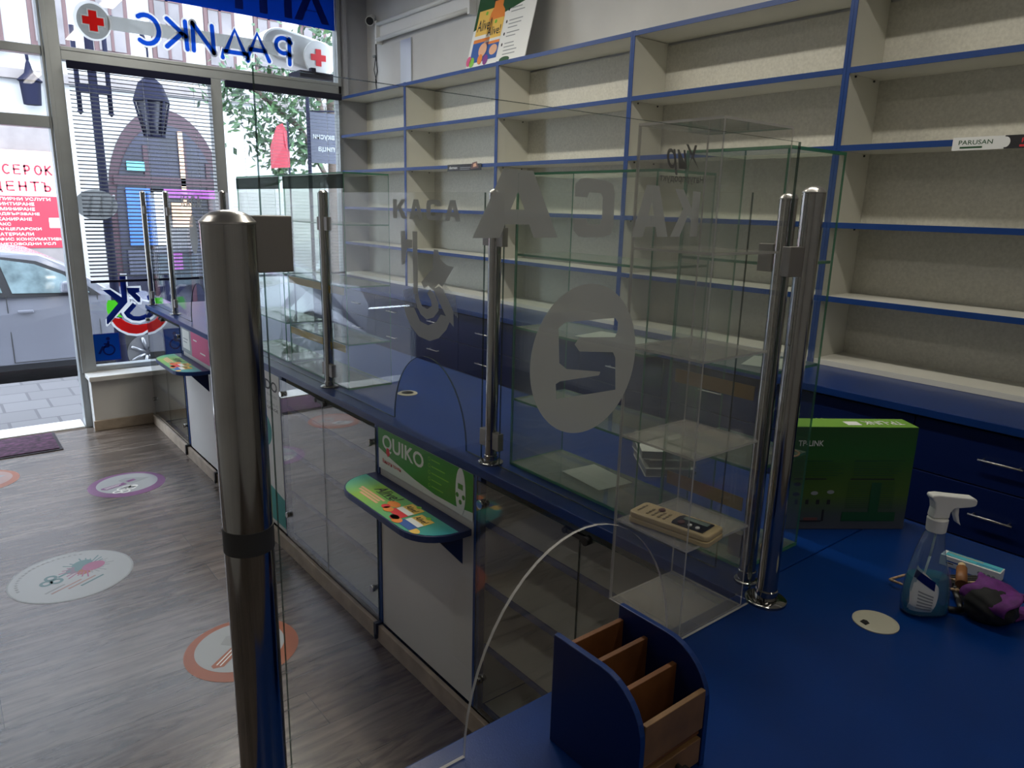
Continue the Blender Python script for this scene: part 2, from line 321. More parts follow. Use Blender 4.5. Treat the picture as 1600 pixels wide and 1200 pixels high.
def ring(mb, fr, key, ca, cb, ro, ri, t0=.0002, t1=.0006, n=48, ea=1, eb=1):
    mb.slot(key)
    for i in range(n):
        t, q = 2*math.pi*i/n, 2*math.pi*(i+1)/n
        mb.prism([(ca+ri*ea*math.cos(t), cb+ri*eb*math.sin(t)), (ca+ro*ea*math.cos(t), cb+ro*eb*math.sin(t)), (ca+ro*ea*math.cos(q), cb+ro*eb*math.sin(q)), (ca+ri*ea*math.cos(q), cb+ri*eb*math.sin(q))], fr, t0, t1)
    return mb
def text(mb, fr, key, body, a, b, h, wd=None, t=.0008, bold=0, shear=0, rot=0):
    """lettering, lower-left corner at (a,b), cap height h, fitted width wd"""
    c = bpy.data.curves.new('t', 'FONT'); c.body = body; c.offset = bold; c.shear = shear; c.resolution_u = 3
    o = bpy.data.objects.new('t', c); COL.objects.link(o); dg = bpy.context.evaluated_depsgraph_get(); dg.update()
    me = bpy.data.meshes.new_from_object(o.evaluated_get(dg)); xs = [v.co.x for v in me.vertices]; ys = [v.co.y for v in me.vertices]
    if xs:
        x0, x1, y0, y1 = min(xs), max(xs), min(ys), max(ys); sy = h/max(1e-6, y1-y0); sx = (wd/(x1-x0)) if wd else sy
        mb.slot(key); cr, sr = math.cos(rot), math.sin(rot)
        vs = []
        for v in me.vertices:
            p, q = (v.co.x-x0)*sx, (v.co.y-y0)*sy; vs.append(fr(a+p*cr-q*sr, b+p*sr+q*cr, t))
        mb.faces(vs, [tuple(f.vertices) for f in me.polygons])
    bpy.data.objects.remove(o); bpy.data.curves.remove(c); bpy.data.meshes.remove(me); return mb
def holed(mb, key, outer, hole, fr, t0, t1, edge=None):
    """flat plate with a hole, filled as a 2D curve"""
    c = bpy.data.curves.new('h', 'CURVE'); c.dimensions = '2D'; c.fill_mode = 'BOTH'
    for L in (outer, hole):
        s = c.splines.new('POLY'); s.points.add(len(L)-1); s.use_cyclic_u = True
        for p, q in zip(s.points, L): p.co = (q[0], q[1], 0, 1)
    o = bpy.data.objects.new('h', c); COL.objects.link(o); dg = bpy.context.evaluated_depsgraph_get(); dg.update()
    me = bpy.data.meshes.new_from_object(o.evaluated_get(dg)); mb.slot(key)
    mb.faces([fr(v.co.x, v.co.y, (t0+t1)/2) for v in me.vertices], [tuple(f.vertices) for f in me.polygons])
    bpy.data.objects.remove(o); bpy.data.curves.remove(c); bpy.data.meshes.remove(me); return mb
def struct(name, mb, bevel=0): return tag(mb.build(name, None, bevel), kind='structure')
def dup(root, loc, label=None, rz=None, group=None):
    r = root.copy(); COL.objects.link(r); r.location = loc
    if rz is not None: r.rotation_euler = (0, 0, rz)
    if label: r['label'] = label
    if group: r['group'] = group
    for ch in list(root.children):
        c = ch.copy(); COL.objects.link(c); c.parent = r
        for g in ch.children: d = g.copy(); COL.objects.link(d); d.parent = c
    return r
def ngon_smooth(o):
    for p in o.data.polygons: p.use_smooth = True
R = math.radians
ORD = ['nearest', 'second', 'third', 'fourth', 'fifth', 'sixth', 'seventh', 'eighth', 'ninth', 'tenth', 'eleventh', 'twelfth']
# ------------------------------------------------------------------ room shell
WY = 5.95
struct('floor', MB('floor').box(-2.2, 3.2, -2.6, 6.02, -.15, 0))
struct('ceiling', MB('ceil').box(-2.2, 3.25, -2.6, 6.3, 3.35, 3.5))
struct('wall_right', MB('wall').box(3.13, 3.28, -2.6, 6.06, 0, 3.35))
struct('wall_left', MB('wall').box(-2.35, -2.2, -2.6, 6.06, 0, 3.35))
struct('wall_back', MB('wall').box(-2.2, 3.13, -2.75, -2.6, 0, 3.35))
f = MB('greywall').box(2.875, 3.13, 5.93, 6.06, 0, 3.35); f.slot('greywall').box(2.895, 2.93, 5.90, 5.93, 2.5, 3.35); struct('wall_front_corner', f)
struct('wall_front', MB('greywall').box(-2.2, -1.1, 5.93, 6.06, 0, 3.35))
f = MB('white').box(.80, 1.24, 5.78, 5.93, .0, .375); f.box(1.24, 2.875, 5.93, 6.06, 0, .375); f.box(.87, 1.24, 5.93, 6.06, 0, .375); struct('wall_window_plinth', f)
f = MB('white').box(.785, 2.875, 5.72, 6.03, .375, .41); struct('trim_window_sill', f, .004)
struct('baseboard_front', MB('skirt').box(.79, 1.19, 5.765, 5.78, 0, .075), .003)
struct('trim_door_threshold', MB('white').box(-1.1, .75, 5.9, 6.12, 0, .012))
# aluminium frame
f = MB('alu')
f.box(.755, .865, 5.90, 6.0, 0, 3.35); f.box(.77, .80, 5.885, 5.90, .41, 3.35)
f.box(.865, 2.875, 5.91, 5.99, 2.53, 2.60); f.box(.865, 2.875, 5.905, 5.915, 2.59, 2.615)
f.box(1.815, 1.895, 5.91, 5.99, .41, 2.53); f.box(2.845, 2.875, 5.91, 5.99, .41, 3.35); f.box(.865, 2.875, 5.91, 5.99, .41, .445)
f.box(.865, 2.875, 5.91, 5.99, 3.3, 3.35)
struct('window_1_frame', f, .003)
f = MB('alu'); f.box(-1.1, .755, 5.91, 5.99, 2.545, 2.60); f.box(-1.1, .755, 5.90, 6.0, 2.09, 2.165); f.box(-1.1, .755, 5.91, 5.99, 3.3, 3.35); f.box(-1.14, -1.06, 5.9, 6.0, 0, 3.35)
struct('door_1_frame', f, .003)
f = MB('glass'); f.pane(.8655, 1.815, 5.947, 5.953, .445, 2.53, 'glass', 'dedge'); f.pane(1.895, 2.845, 5.947, 5.953, .445, 2.53, 'glass', 'dedge'); f.pane(.865, 2.845, 5.947, 5.953, 2.60, 3.3, 'glass', 'dedge')
f.pane(-1.06, .755, 5.947, 5.953, 2.165, 2.545, 'glass', 'dedge'); f.pane(-1.06, .755, 5.947, 5.953, 2.60, 3.3, 'glass', 'dedge'); struct('window_1', f)
# window film, read from the street: frame facing +y
WF = Fr((0, 5.944, 0), (1, 0, 0), (0, 0, 1))      # faces the room (-y)
WM = Fr((0, 5.944, 0), (-1, 0, 0), (0, 0, 1))     # text mirrored for the room
sg = thing('window_lettering', 'blue mirrored shop lettering with red cross disc and grey band on the transom glass', 'window sign', (0, 0, 0))
f = MB(); rect(f, WF, 'bfilm', .866, 2.844, 3.015, 3.29, .0005, .001); f.build('blue_film', sg)
f = MB(); text(f, WM, 'nfilm', 'АПТ', -2.80, 3.05, .24, .85, -.0022, .03); f.build('dark_letters', sg)
f = MB(); poly(f, WF, 'gfilm', [(1.17, 2.765), (1.17, 2.855), (2.36, 2.855), (2.36, 2.765)], -.0006, -.0002); f.build('grey_band', sg)
f = MB(); ell(f, WF, 'wfilm', 1.08, 2.805, .115, .125, .0002, .0008); ell(f, WF, 'gfilm', 1.085, 2.802, .10, .11, .0010, .0014)
def cross(f, fr, key, ca, cb, l, w_, t0, t1): return poly(f, fr, key, [(ca-l, cb-w_), (ca-w_, cb-w_), (ca-w_, cb-l), (ca+w_, cb-l), (ca+w_, cb-w_), (ca+l, cb-w_), (ca+l, cb+w_), (ca+w_, cb+w_), (ca+w_, cb+l), (ca-w_, cb+l), (ca-w_, cb+w_), (ca-l, cb+w_)], t0, t1)
cross(f, WF, 'wfilm', 1.083, 2.805, .073, .032, .0016, .002); cross(f, WF, 'rfilm', 1.083, 2.805, .064, .024, .0022, .0026)
f.build('red_cross_disc', sg)
lx = [(-2.470, 'Р', .165), (-2.285, 'А', .185), (-2.115, 'Д', .185), (-1.875, 'И', .175), (-1.69, 'К', .165), (-1.505, 'С', .165)]
f = MB()
for k, (x, ch, wd) in enumerate(lx): brush(f, WM, 'wfilm', ch, x, 2.712, .185, wd, .056, -.0012)
f.build('letter_outline', sg)
f = MB()
for k, (x, ch, wd) in enumerate(lx): brush(f, WM, 'lbfilm', ch, x, 2.712, .185, wd, .031, -.0026)
f.build('blue_letters', sg)
WA = [(1.083, 1.094), (1.124, 1.092), (1.119, 0.898), (0.976, 0.744), (0.968, 0.749), (0.972, 0.796), (1.062, 0.9), (0.965, 0.996), (1.014, 0.997), (1.084, 0.936)]
WB = [(1.122, 1.004), (1.209, 1.0), (1.206, 0.968), (1.18, 0.962), (1.209, 0.929), (1.206, 0.893), (1.19, 0.894), (1.129, 0.969)]
WC = [(1.087, 0.822), (1.154, 0.892), (1.178, 0.869), (1.128, 0.815), (1.152, 0.792), (1.19, 0.788), (1.224, 0.798), (1.266, 0.824), (1.278, 0.801), (1.235, 0.764), (1.187, 0.753), (1.142, 0.76), (1.106, 0.785)]
WC2 = [(1.253, 0.933), (1.281, 0.961), (1.277, 0.903), (1.26, 0.904)]
WR = [(1.005, 0.767), (1.026, 0.787), (1.067, 0.78), (1.096, 0.753), (1.14, 0.731), (1.185, 0.722), (1.231, 0.728), (1.267, 0.751), (1.286, 0.779), (1.306, 0.777), (1.285, 0.727), (1.248, 0.686), (1.199, 0.661), (1.159, 0.657), (1.108, 0.667), (1.059, 0.695), (1.027, 0.726)]
WG = [(0.993, 0.92), (1.038, 0.917), (1.058, 0.888), (0.985, 0.815), (0.978, 0.843), (0.981, 0.892)]
WG2 = [(1.298, 0.92), (1.362, 0.92), (1.364, 0.861), (1.333, 0.819), (1.305, 0.887)]
WG3 = [(1.04, 0.797), (1.057, 0.817), (1.08, 0.786)]
def grow(L, d):
    ca = sum(p[0] for p in L)/len(L); cb = sum(p[1] for p in L)/len(L)
    out = []
    for a, b in L:
        q = math.hypot(a-ca, b-cb) or 1; out.append((a+(a-ca)/q*d, b+(b-cb)/q*d))
    return out
lg = thing('window_emblem', 'round emblem sticker of blue strokes, green corners and red arc on the window', 'sticker')
f = MB()
for L in (WA, WB, WR, WC): poly(f, WF, 'wfilm', grow(L, .018), -.0002, .0001)
f.build('white_outline', lg)
f = MB()
for L in (WA, WB, WC, WC2): poly(f, WF, 'nfilm', L, .0008, .0012)
f.build('blue_strokes', lg)
poly(MB(), WF, 'rfilm', WR, .0004, .0007).build('red_arc', lg)
f = MB()
for L in (WG, WG2, WG3): poly(f, WF, 'grfilm', L, .0003, .0006)
f.build('green_fields', lg)
hs = thing('wheelchair_sign', 'blue square wheelchair access sticker low on the window', 'sign')
f = MB(); rect(f, WF, 'hfilm', .868, 1.035, .482, .672, .0005, .0015); f.build('blue_field', hs)
f = MB(); rect(f, WF, 'nfilm', .862, 1.041, .476, .678, .0001, .0004); f.build('border', hs)
f = MB(); ell(f, WF, 'nfilm', .965, .638, .013, .013, .002, .003); poly(f, WF, 'nfilm', [(.957, .622), (.973, .622), (.97, .578), (.957, .578)], .002, .003)
rect(f, WF, 'nfilm', .935, .965, .595, .606, .002, .003)
ring(f, WF, 'nfilm', .965, .555, .042, .031, .002, .003); poly(f, WF, 'nfilm', [(.955, .585), (.97, .575), (.93, .57), (.905, .528), (.892, .532), (.92, .585)], .002, .003); f.build('wheelchair_symbol', hs)
ds = thing('disc_sticker', 'grey round window sticker with slanting pale pills behind the left blind', 'sticker')
f = MB(); ell(f, WF, 'gfilm', .985, 1.595, .135, .105, .0003, .0006); f.build('grey_disc', ds)
f = MB()
for a, b in ((.93, 1.52), (1.0, 1.52), (1.07, 1.53)): stroke(f, WF, 'wfilm', [(a, b), (a+.03, b+.13)], .018, .001)
f.build('pale_pills', ds)
# blinds
def blind(name, label, x0, x1, z0, z1, key, tilt, head):
    t = thing(name, label, 'blind', ((x0+x1)/2, 5.86, z1))
    f = MB(key); n = int((z1-z0-.06)/.0262); ct, st = .0115*math.cos(tilt), .0115*math.sin(tilt); xa, xb = x0-(x0+x1)/2, x1-(x0+x1)/2
    for i in range(n):
        z = -.055-i*.0262; f.prism([(-ct, z-st), (0, z+.0012), (ct, z+st), (0, z+.0002)], lambda a, b, q: (q, a, b), xa, xb)
    f.build('slats', t)
    MB(head).box(xa, xb, -.02, .02, -.045, 0).build('head_rail', t)
    MB(head).box(xa, xb, -.012, .012, z0-z1-.008, z0-z1+.008).build('bottom_rail', t)
    f = MB('cloth')
    for x in (xa+.12, 0, xb-.12): f.tube((x, .014, -.04), (x, .014, z0-z1), .0012, n=6)
    f.build('ladder_cord', t); return t
blind('venetian_blind', 'slatted blind, coloured dark as backlit, lowered over the left shop window', .885, 1.80, 1.065, 2.52, 'slat', R(23), 'iron')
blind('venetian_blind', 'pale half-open slatted blind over the right shop window', 1.91, 2.84, 1.065, 2.52, 'slatw', R(2), 'iron')
f = MB('mated').box(-.35, .55, 5.44, 5.885, .0005, .006); f.slot('matr').box(-.33, .53, 5.46, 5.865, .006, .012)
tag(f.build('door_mat'), 'patterned purple entrance mat with dark border inside the door', 'mat')
# ceiling lamps: counter row gives the warm room light, aisle pair is added fill
for k, (xx, yy) in enumerate(((1.5, -.9), (1.5, 1.1), (1.5, 3.1), (1.5, 4.9), (-.5, -1.2), (-.5, 2.4))):
    t = thing('ceiling_lamp', ('white fluorescent ceiling fitting over the counter, %s from the back wall' % ORD[k].replace('nearest', 'first')) if k < 4 else 'added unseen ceiling fitting brightening the counter fronts from the customer aisle, '+('rear one', 'front one')[k-4], 'ceiling lamp', (xx, yy, 3.35), group='ceiling fluorescent fittings')
    MB('cloth').box(-.09, .09, -.7, .7, -.05, 0).build('housing', t)
    MB('emit').tube((-.04, -.62, -.075), (-.04, .62, -.075), .013).tube((.04, -.62, -.075), (.04, .62, -.075), .013).build('tube', t)
t = thing('wall_lamp_fitting', 'white two-tube wall fitting mounted high near the window corner', 'wall lamp', (3.13, 5.0, 3.0))
MB('cloth').box(-.03, -.001, -.62, .68, -.05, .06).build('reflector', t)
for dz in (-.055, .06): MB('wprint').tube((-.045, -.62, dz), (-.045, .68, dz), .016).build('tube', t)
for dy in (-.63, .67): MB('cloth').box(-.06, -.001, dy-.012, dy+.012, -.085, .085).build('end_cap', t)
# ------------------------------------------------------------------ wall shelving
SX = 2.86; ROWZ = [2.50, 2.198, 1.912, 1.617, 1.323]; BOT = 1.055; YD = [5.965, 4.865, 3.76, 2.66, 1.54, .43, -.68, -1.79]
def shelf_unit(y0, y1, label):
    t = thing('shelving_unit', label, 'shelving unit', (SX, y0, 1.045), group='cream and blue wall shelving units')
    W = y1-y0; D = .262
    for a in (.0005, W-.012): MB('cream').box(.004, D, a, a+.0115, 0, 1.44).build('side_panel', t)
    f = MB('edge')
    MB('linen').box(D-.012, D-.004, .0125, W-.0125, .01, 1.43).build('back_panel', t)
    f = MB('edge'); f.box(0, .0035, .0005, .014, 0, 1.466); f.build('upright_edging', t); MB('edge').box(0, .0035, W-.014, W-.0005, 0, 1.466).build('upright_edging', t)
    for k, z in enumerate(ROWZ+[BOT]):
        zz = z-1.045; q = MB('cream').box(.004, D-.013, .0125, W-.0125, zz-.012 if k < 5 else .0005, zz+.006 if k < 5 else zz+.012)
        if k == 0: q.box(.004, D+.0, .0005, W-.0005, zz-.011, zz+.005)
        o = q.build('shelf', t)
        if k < 5: MB('edge').box(-.0002, .0038, .0145, W-.0145, zz-.014, zz+.008).build('edging', o)
    f = MB('tape')
    for k, z in enumerate(ROWZ[1:]):
        for xx in (.05, .2): f.tube((xx, .013, z-1.045-.02), (xx, .018, z-1.045-.02), .004, n=8); f.tube((xx, W-.018, z-1.045-.02), (xx, W-.013, z-1.045-.02), .004, n=8)
    f.build('shelf_pins', t); return t
names = ['beside the shop window', 'second from the window', 'third from the window', 'fourth from the window', 'fifth, carrying the red tag', 'sixth, right of the tagged bay']
for k in range(6): shelf_unit(YD[k+1], YD[k], 'cream open shelving bay edged in blue, '+names[k])
# base units behind the counter
f = MB('blue').box(2.497, 3.125, -1.79, 5.91, 1.017, 1.0445)
tag(f.build('back_worktop', None, .002), 'long blue worktop under the cream wall shelving', 'worktop')
CW = .5405
def drawer_unit(y, label, first=[None]):
    if first[0]: return dup(first[0], (2.52, y, 0), label)
    t = thing('drawer_cabinet', label, 'drawer cabinet', (2.52, y, 0), group='blue drawer cabinets under the wall shelving')
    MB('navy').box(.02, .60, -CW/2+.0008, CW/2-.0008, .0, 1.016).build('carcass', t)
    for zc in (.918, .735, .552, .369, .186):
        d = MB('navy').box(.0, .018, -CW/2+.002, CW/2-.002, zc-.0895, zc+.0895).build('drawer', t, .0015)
        h = MB('steel2'); h.tube((-.022, -.062, zc), (-.022, .062, zc), .0035, n=10)
        for s in (-.05, .05): h.tube((-.022, s, zc), (-.0005, s, zc), .003, n=8)
        h.build('handle', d)
    first[0] = t; return t
for k in range(11): drawer_unit(.152+k*.54+.0-.0, 'blue drawer cabinet with slim bar handles, %s counted away from the window' % ['eleventh', 'tenth', 'ninth', 'eighth', 'seventh', 'sixth', 'fifth', 'fourth', 'third', 'second', 'first'][k])
# ------------------------------------------------------------------ service counter
f = MB('bluetop'); f.box(1.195, 1.875, .738, 5.745, .872, .90)
tag(f.build('counter_worktop', None, .0025), 'long blue counter top running to the shop window', 'worktop')
f = MB('bluetop'); f.box(.02, 1.875, .135, .736, .872, .90)
tag(f.build('desk_worktop', None, .0025), 'near blue desk top of the cash corner carrying box and spray bottle', 'worktop')
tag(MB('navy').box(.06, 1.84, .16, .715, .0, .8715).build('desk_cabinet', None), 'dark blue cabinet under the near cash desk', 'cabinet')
tag(MB('skirt').box(1.178, 1.195, .74, 5.74, 0, .07).build('counter_plinth', None, .002), 'wood-look plinth along the foot of the counter', 'plinth')
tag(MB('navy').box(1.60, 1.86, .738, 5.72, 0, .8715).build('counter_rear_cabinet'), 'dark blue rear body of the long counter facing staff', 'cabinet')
FX = Fr((1.2, 0, 0), (0, -1, 0), (0, 0, 1))       # front of the counter, faces the customers (-x)
def display_cab(y0, y1, label):
    t = thing('display_cabinet', label, 'display cabinet', (1.2, y0, .07), group='glass-fronted display cabinets of the counter')
    W = y1-y0; H = .80
    for a in (.0005, W-.016): MB('edge').box(0, .36, a, a+.0155, 0, H).build('side_panel', t)
    MB('cream').box(.32, .335, .0165, W-.0165, 0.02, H).build('back_panel', t)
    for a in (.0165, W-.019): MB('cream').box(.02, .319, a, a+.0025, 0.02, H).build('side_lining', t)
    for z in (.005, .225, .435, .645):
        o = MB('cream').box(.024, .319, .0195, W-.0195, z-.004, z+.012).build('shelf', t); MB('edge').box(.018, .0238, .0195, W-.0195, z-.006, z+.014).build('edging', o)
    for a, b, kn in ((.003, W/2-.0012, .035), (W/2+.0012, W-.003, W-.035)):
        d = MB('doorg').pane(-.006, -.001, a, b, .006, H-.012, 'doorg', 'dedge').build('glass_door', t)
        for z in (.13, .725):
            k = MB('steel').tube((-.020, kn, z), (-.0062, kn, z), .0135, n=18); k.tube((-.001, kn, z), (.012, kn, z), .009, n=14); k.build('hinge_knob', d)
    f = MB('black').tube((-.02, W/2-.03, H-.018), (-.002, W/2-.03, H-.018), .012, n=16); f.box(-.012, -.001, W/2-.03, W/2+.055, H-.025, H-.012); f.tube((-.015, W/2+.05, H-.02), (-.001, W/2+.05, H-.02), .008, n=12)
    f.build('lock', t); return t
c1 = display_cab(.745, 1.635, 'glass-doored display cabinet next to the cash corner, under the tall acrylic tower')
display_cab(2.262, 3.18, 'glass-doored display cabinet in the middle of the counter, beside the green leaflet panel')
display_cab(4.852, 5.735, 'glass-doored display cabinet at the window end of the counter')
def panel(y0, y1, label):
    t = thing('counter_cupboard', label, 'cupboard', (1.2, y0, .0705), group='white solid-front cupboards of the counter')
    W = y1-y0
    MB('white').box(.004, .30, .0145, W-.0145, 0, .80).build('board', t)
    f = MB('edge').box(-.001, .30, .0005, .014, 0, .80); f.box(-.001, .30, W-.014, W-.0005, 0, .80); f.box(-.001, .0035, .0145, W-.0145, .79, .80); f.build('edging', t)
    f = MB('black').box(-.034, -.0235, W-.022, W-.004, -.035, .012); f.box(-.0235, -.0015, W-.022, W-.004, .002, .012); f.tube((-.029, W-.013, -.035), (-.029, W-.013, -.055), .008, n=10); f.build('foot', t); return t
panel(1.637, 2.26, 'white counter cupboard front below the near leaflet ledge'); panel(3.182, 3.79, 'white counter cupboard front with teal and grey advert, behind the thick near post')
panel(3.792, 4.24, 'plain white counter cupboard front between advert cupboard and far ledge'); panel(4.242, 4.85, 'white counter cupboard front below the far leaflet ledge')
# adverts on panels
def quiko(y0):
    W = .59; fr = Fr((1.2, y0+W, 0), (0, -1, 0), (0, 0, 1)); t = thing('advert_board', 'green and white thermometer advert above the near leaflet ledge', 'advert', (0, 0, 0))
    rect(MB(), fr, 'wprint', 0, W, .715, .868, .001, .0022).build('sheet', t)
    f = MB(); poly(f, fr, 'green', [(0, .868), (0, .792), (.10, .77), (.25, .745), (.38, .733), (.5, .735), (W, .745), (W, .868)], .0024, .003); f.build('green_field', t)
    f = MB(); text(f, fr, 'wprint', 'QUIKO', .03, .788, .064, .28, .0034, .02); poly(f, fr, 'red', [(.062, .805), (.078, .805), (.085, .785), (.07, .772), (.056, .785)], .0036, .0038); f.build('lettering', t)
    f = MB(); text(f, fr, 'red', 'Винаги точен', .03, .742, .016, .13, .0034, .004); f.build('slogan', t)
    f = MB()
    for i in range(5): ring(f, fr, 'lgreen', .345, .848-i*.023, .007, .005, .0032, .0036, 14); rect(f, fr, 'lgreen', .358, .358+(.05, .08, .1, .06, .07)[i], .846-i*.023, .850-i*.023, .0032, .0036)
    f.build('feature_list', t)
    f = MB(); ell(f, fr, 'wprint', .525, .792, .027, .078, .0032, .0038); rect(f, fr, 'green', .512, .538, .80, .818, .004, .0044)
    for a, b in ((.508, .778), (.542, .778), (.525, .758)): ell(f, fr, 'green', a, b, .008, .008, .004, .0044, 14)
    f.build('thermometer_picture', t)
quiko(1.655)
fr = Fr((1.2, 3.785, 0), (0, -1, 0), (0, 0, 1)); t = thing('advert_board', 'tall white advert with dark lettering and teal foot, behind the thick near post', 'advert')
rect(MB(), fr, 'wprint', .02, .585, .10, .862, .001, .0022).build('sheet', t)
f = MB(); text(f, fr, 'ink', 'NDO', .33, .775, .05, .23, .0028, .02); text(f, fr, 'grey', 'THYSES', .42, .745, .012, .13, .0028); text(f, fr, 'grey', 'ECTIVE C', .40, .705, .012, .16, .0028); text(f, fr, 'ink', 'IE USAGE', .38, .68, .014, .18, .0028, .01); f.build('lettering', t)
f = MB(); poly(f, fr, 'teal', [(.02, .10), (.585, .10), (.585, .25), (.42, .275), (.25, .30), (.02, .28)], .0026, .003); f.build('teal_field', t)
f = MB(); ell(f, fr, 'teal', .35, .56, .11, .09, .0026, .003); ell(f, fr, 'wprint', .33, .57, .05, .03, .0034, .0038); f.build('product_picture', t)
fr = Fr((1.2, 4.835, 0), (0, -1, 0), (0, 0, 1)); t = thing('advert_board', 'pink and grey advert above the far leaflet ledge', 'advert')
rect(MB(), fr, 'grey', 0, .58, .715, .868, .001, .0022).build('sheet', t)
f = MB(); rect(f, fr, 'pink', .22, .58, .715, .868, .0024, .003); f.build('pink_field', t)
f = MB(); rect(f, fr, 'wprint', .03, .18, .74, .86, .0024, .003); rect(f, fr, 'grey', .05, .15, .80, .806, .0034, .0038); rect(f, fr, 'grey', .05, .13, .78, .786, .0034, .0038); rect(f, fr, 'wprint', .27, .34, .82, .828, .0034, .0038); rect(f, fr, 'wprint', .4, .5, .76, .768, .0034, .0038); f.build('picture', t)
# leaflet ledges
def ledge(y0, label):
    t = thing('leaflet_ledge', label, 'ledge', (1.199, y0, .672), group='leaflet ledges on the counter front')
    W = .605; D = .178; rr = .13
    def outline(d, w0, w1, r):
        L = [(0, w0)]
        for i in range(9): a = R(i*90/8); L.append((-(d-r)-r*math.sin(a), w0+r-r*math.cos(a)))
        for i in range(9): a = R(i*90/8); L.append((-(d-r)-r*math.cos(a), w1-r+r*math.sin(a)))
        L.append((0, w1)); return L
    MB('navy').prism(outline(D, 0, W, rr), lambda a, b, q: (a-.006, b, q), 0, .022, 'blue').build('board', t, .002)
    MB('leafprint').prism([(min(a, -.045), b) for a, b in outline(D-.004, .006, W-.006, rr-.004)], lambda a, b, q: (a-.006, b, q), .0225, .0232).build('poster_sheet', t)
    pf = Fr((-.006, 0, 0), (0, -1, 0), (1, 0, 0)); h = .0234
    f = MB(); text(f, pf, 'ink', 'Alive!', -.455, -.092, .042, .14, h+.0004, .012, .2); rect(f, pf, 'dgreen', -.43, -.33, -.096, -.093, h, h+.0004)
    for i, (a, w_) in enumerate(((-.50, .16), (-.49, .14), (-.46, .12))): rect(f, pf, 'peach', a, a+w_, -.118-i*.013, -.109-i*.013, h, h+.0004)
    f.build('lettering', t)
    f = MB()
    for (ca, cb, k1) in ((-.235, -.105, 'red'), (-.145, -.125, 'pblue')):
        rect(f, pf, 'yellow', ca-.03, ca+.045, cb, cb+.055, h+.0005, h+.0009); rect(f, pf, 'wprint', ca-.03, ca+.045, cb-.006, cb+.016, h+.0011, h+.0014)
        rect(f, pf, k1, ca-.035, ca+.045, cb-.036, cb-.006, h+.0005, h+.0009); text(f, pf, 'ink', 'Alive!', ca-.025, cb+.02, .022, .06, h+.0016, .01, .15)
        ell(f, pf, 'orange', ca-.04, cb-.03, .022, .016, h+.0012, h+.0015, 20); ell(f, pf, 'red', ca-.065, cb-.025, .018, .014, h+.0012, h+.0015, 20); ell(f, pf, 'lgreen', ca+.01, cb+.055, .01, .008, h+.0016, h+.0019, 16)
    ell(f, pf, 'orange', -.30, -.10, .03, .018, h, h+.0003, 20); ell(f, pf, 'yellow', -.09, -.15, .025, .014, h, h+.0003, 20); ell(f, pf, 'ink', -.21, -.148, .022, .012, h+.0012, h+.0015, 20)
    f.build('product_picture', t)
    for yy in (.055, W-.055): MB('navy').prism([(-.006, -.001), (-.006, -.115), (-.105, -.001)], lambda a, b, q: (a, q, b), yy-.007, yy+.007).build('bracket', t)
    return t
ledge(1.652, 'blue leaflet ledge with green poster sheet on the near counter panel'); ledge(4.245, 'blue leaflet ledge with green poster sheet on the far counter panel')
# ------------------------------------------------------------------ posts and glass screens
def post(x, y, h, r, label, clamps, name='screen_post', z0=.90, grp='steel posts of the counter screens', fl=2.05):
    t = thing(name, label, 'post', (x, y, z0), group=grp)
    MB('steel').lathe([(r*fl, 0), (r*fl, .005), (r*(fl-.15), .007), (r*1.05, .0075)], n=32).build('base_flange', t)
    MB('steel').lathe([(r*1.12, .008), (r*1.12, .026), (r*1.02, .028)], n=28).build('collar', t)
    MB('steel').lathe([(r, .0285), (r, h-.012)], n=36).build('tube', t)
    MB('steel2').lathe([(r*1.03, h-.0118), (r*1.03, h-.0100), (r*.96, h-.0085), (r*.82, h-.005), (r*.6, h-.0022), (r*.3, h-.0005), (.001, h)], n=36).build('cap', t)
    for dx, dy, z in clamps:
        ln = math.hypot(dx, dy); ux, uy = dx/ln, dy/ln; a = r*.9; fn = lambda p, q, w_: (ux*p-uy*q, uy*p+ux*q, w_)
        MB('clamp').prism([(a, -.010), (ln, -.010), (ln, .010), (a, .010)], fn, z-.026, z+.026).build('glass_clamp', t, .001)
    return t
for (x, y, lb) in ((1.252, 1.641, 'slim steel screen post on the counter beside the serving arch, second from the cash corner'), (1.252, 2.765, 'slim steel screen post in the middle of the counter, right of the thick post'), (1.252, 4.0, 'slim steel screen post whose tip shows above the thick near post'), (1.252, 5.152, 'slim steel screen post second from the window end'), (1.235, 5.70, 'slim steel screen post at the window end of the counter')):
    post(x, y, .80, .0185, lb, [(0, -.046, .67), (0, -.046, .075), (0, .046, .67), (0, .046, .075)])
post(1.222, .688, .80, .0195, 'steel corner post at the cash desk, right of the acrylic tower', [(-.048, .012, .67)])
post(1.258, .757, .79, .0165, 'thinner bright steel post just behind the corner post', [(0, .046, .67), (0, .046, .075)], fl=1.5)
t = post(.212, .668, .742, .0235, 'thick polished steel post nearest the camera, with dark tape band', [], fl=1.6)
f = MB('clamp').box(.014, .066, .018, .030, .684, .737); f.box(.040, .066, .036, .042, .684, .737); f.build('square_glass_clamp', t, .001)
MB('tape').lathe([(.0241, .418), (.0241, .442)], n=36).build('tape_band', t)
def arch_outline(a0, a1, z0, z1, c, ra, h):
    L = [(a0, z0)]
    if ra: L += [(c-ra*math.cos(R(i*180/28)), z0+h*math.sin(R(i*180/28))) for i in range(29)]
    return L+[(a1, z0), (a1, z1), (a0, z1)]
def screen(label, y0, y1, arch=None, zt=1.69):
    t = thing('glass_screen', label, 'glass screen', (0, 0, 0), group='glass screens along the counter')
    L = arch_outline(y0, y1, .901, zt, *(arch or (0, 0, 0)))
    MB('glass').prism(L, lambda a, b, q: (q, a, b), 1.249, 1.255, 'dedge').build('pane', t); return t
screen('clear glass screen between corner post and second post', .83, 1.60)
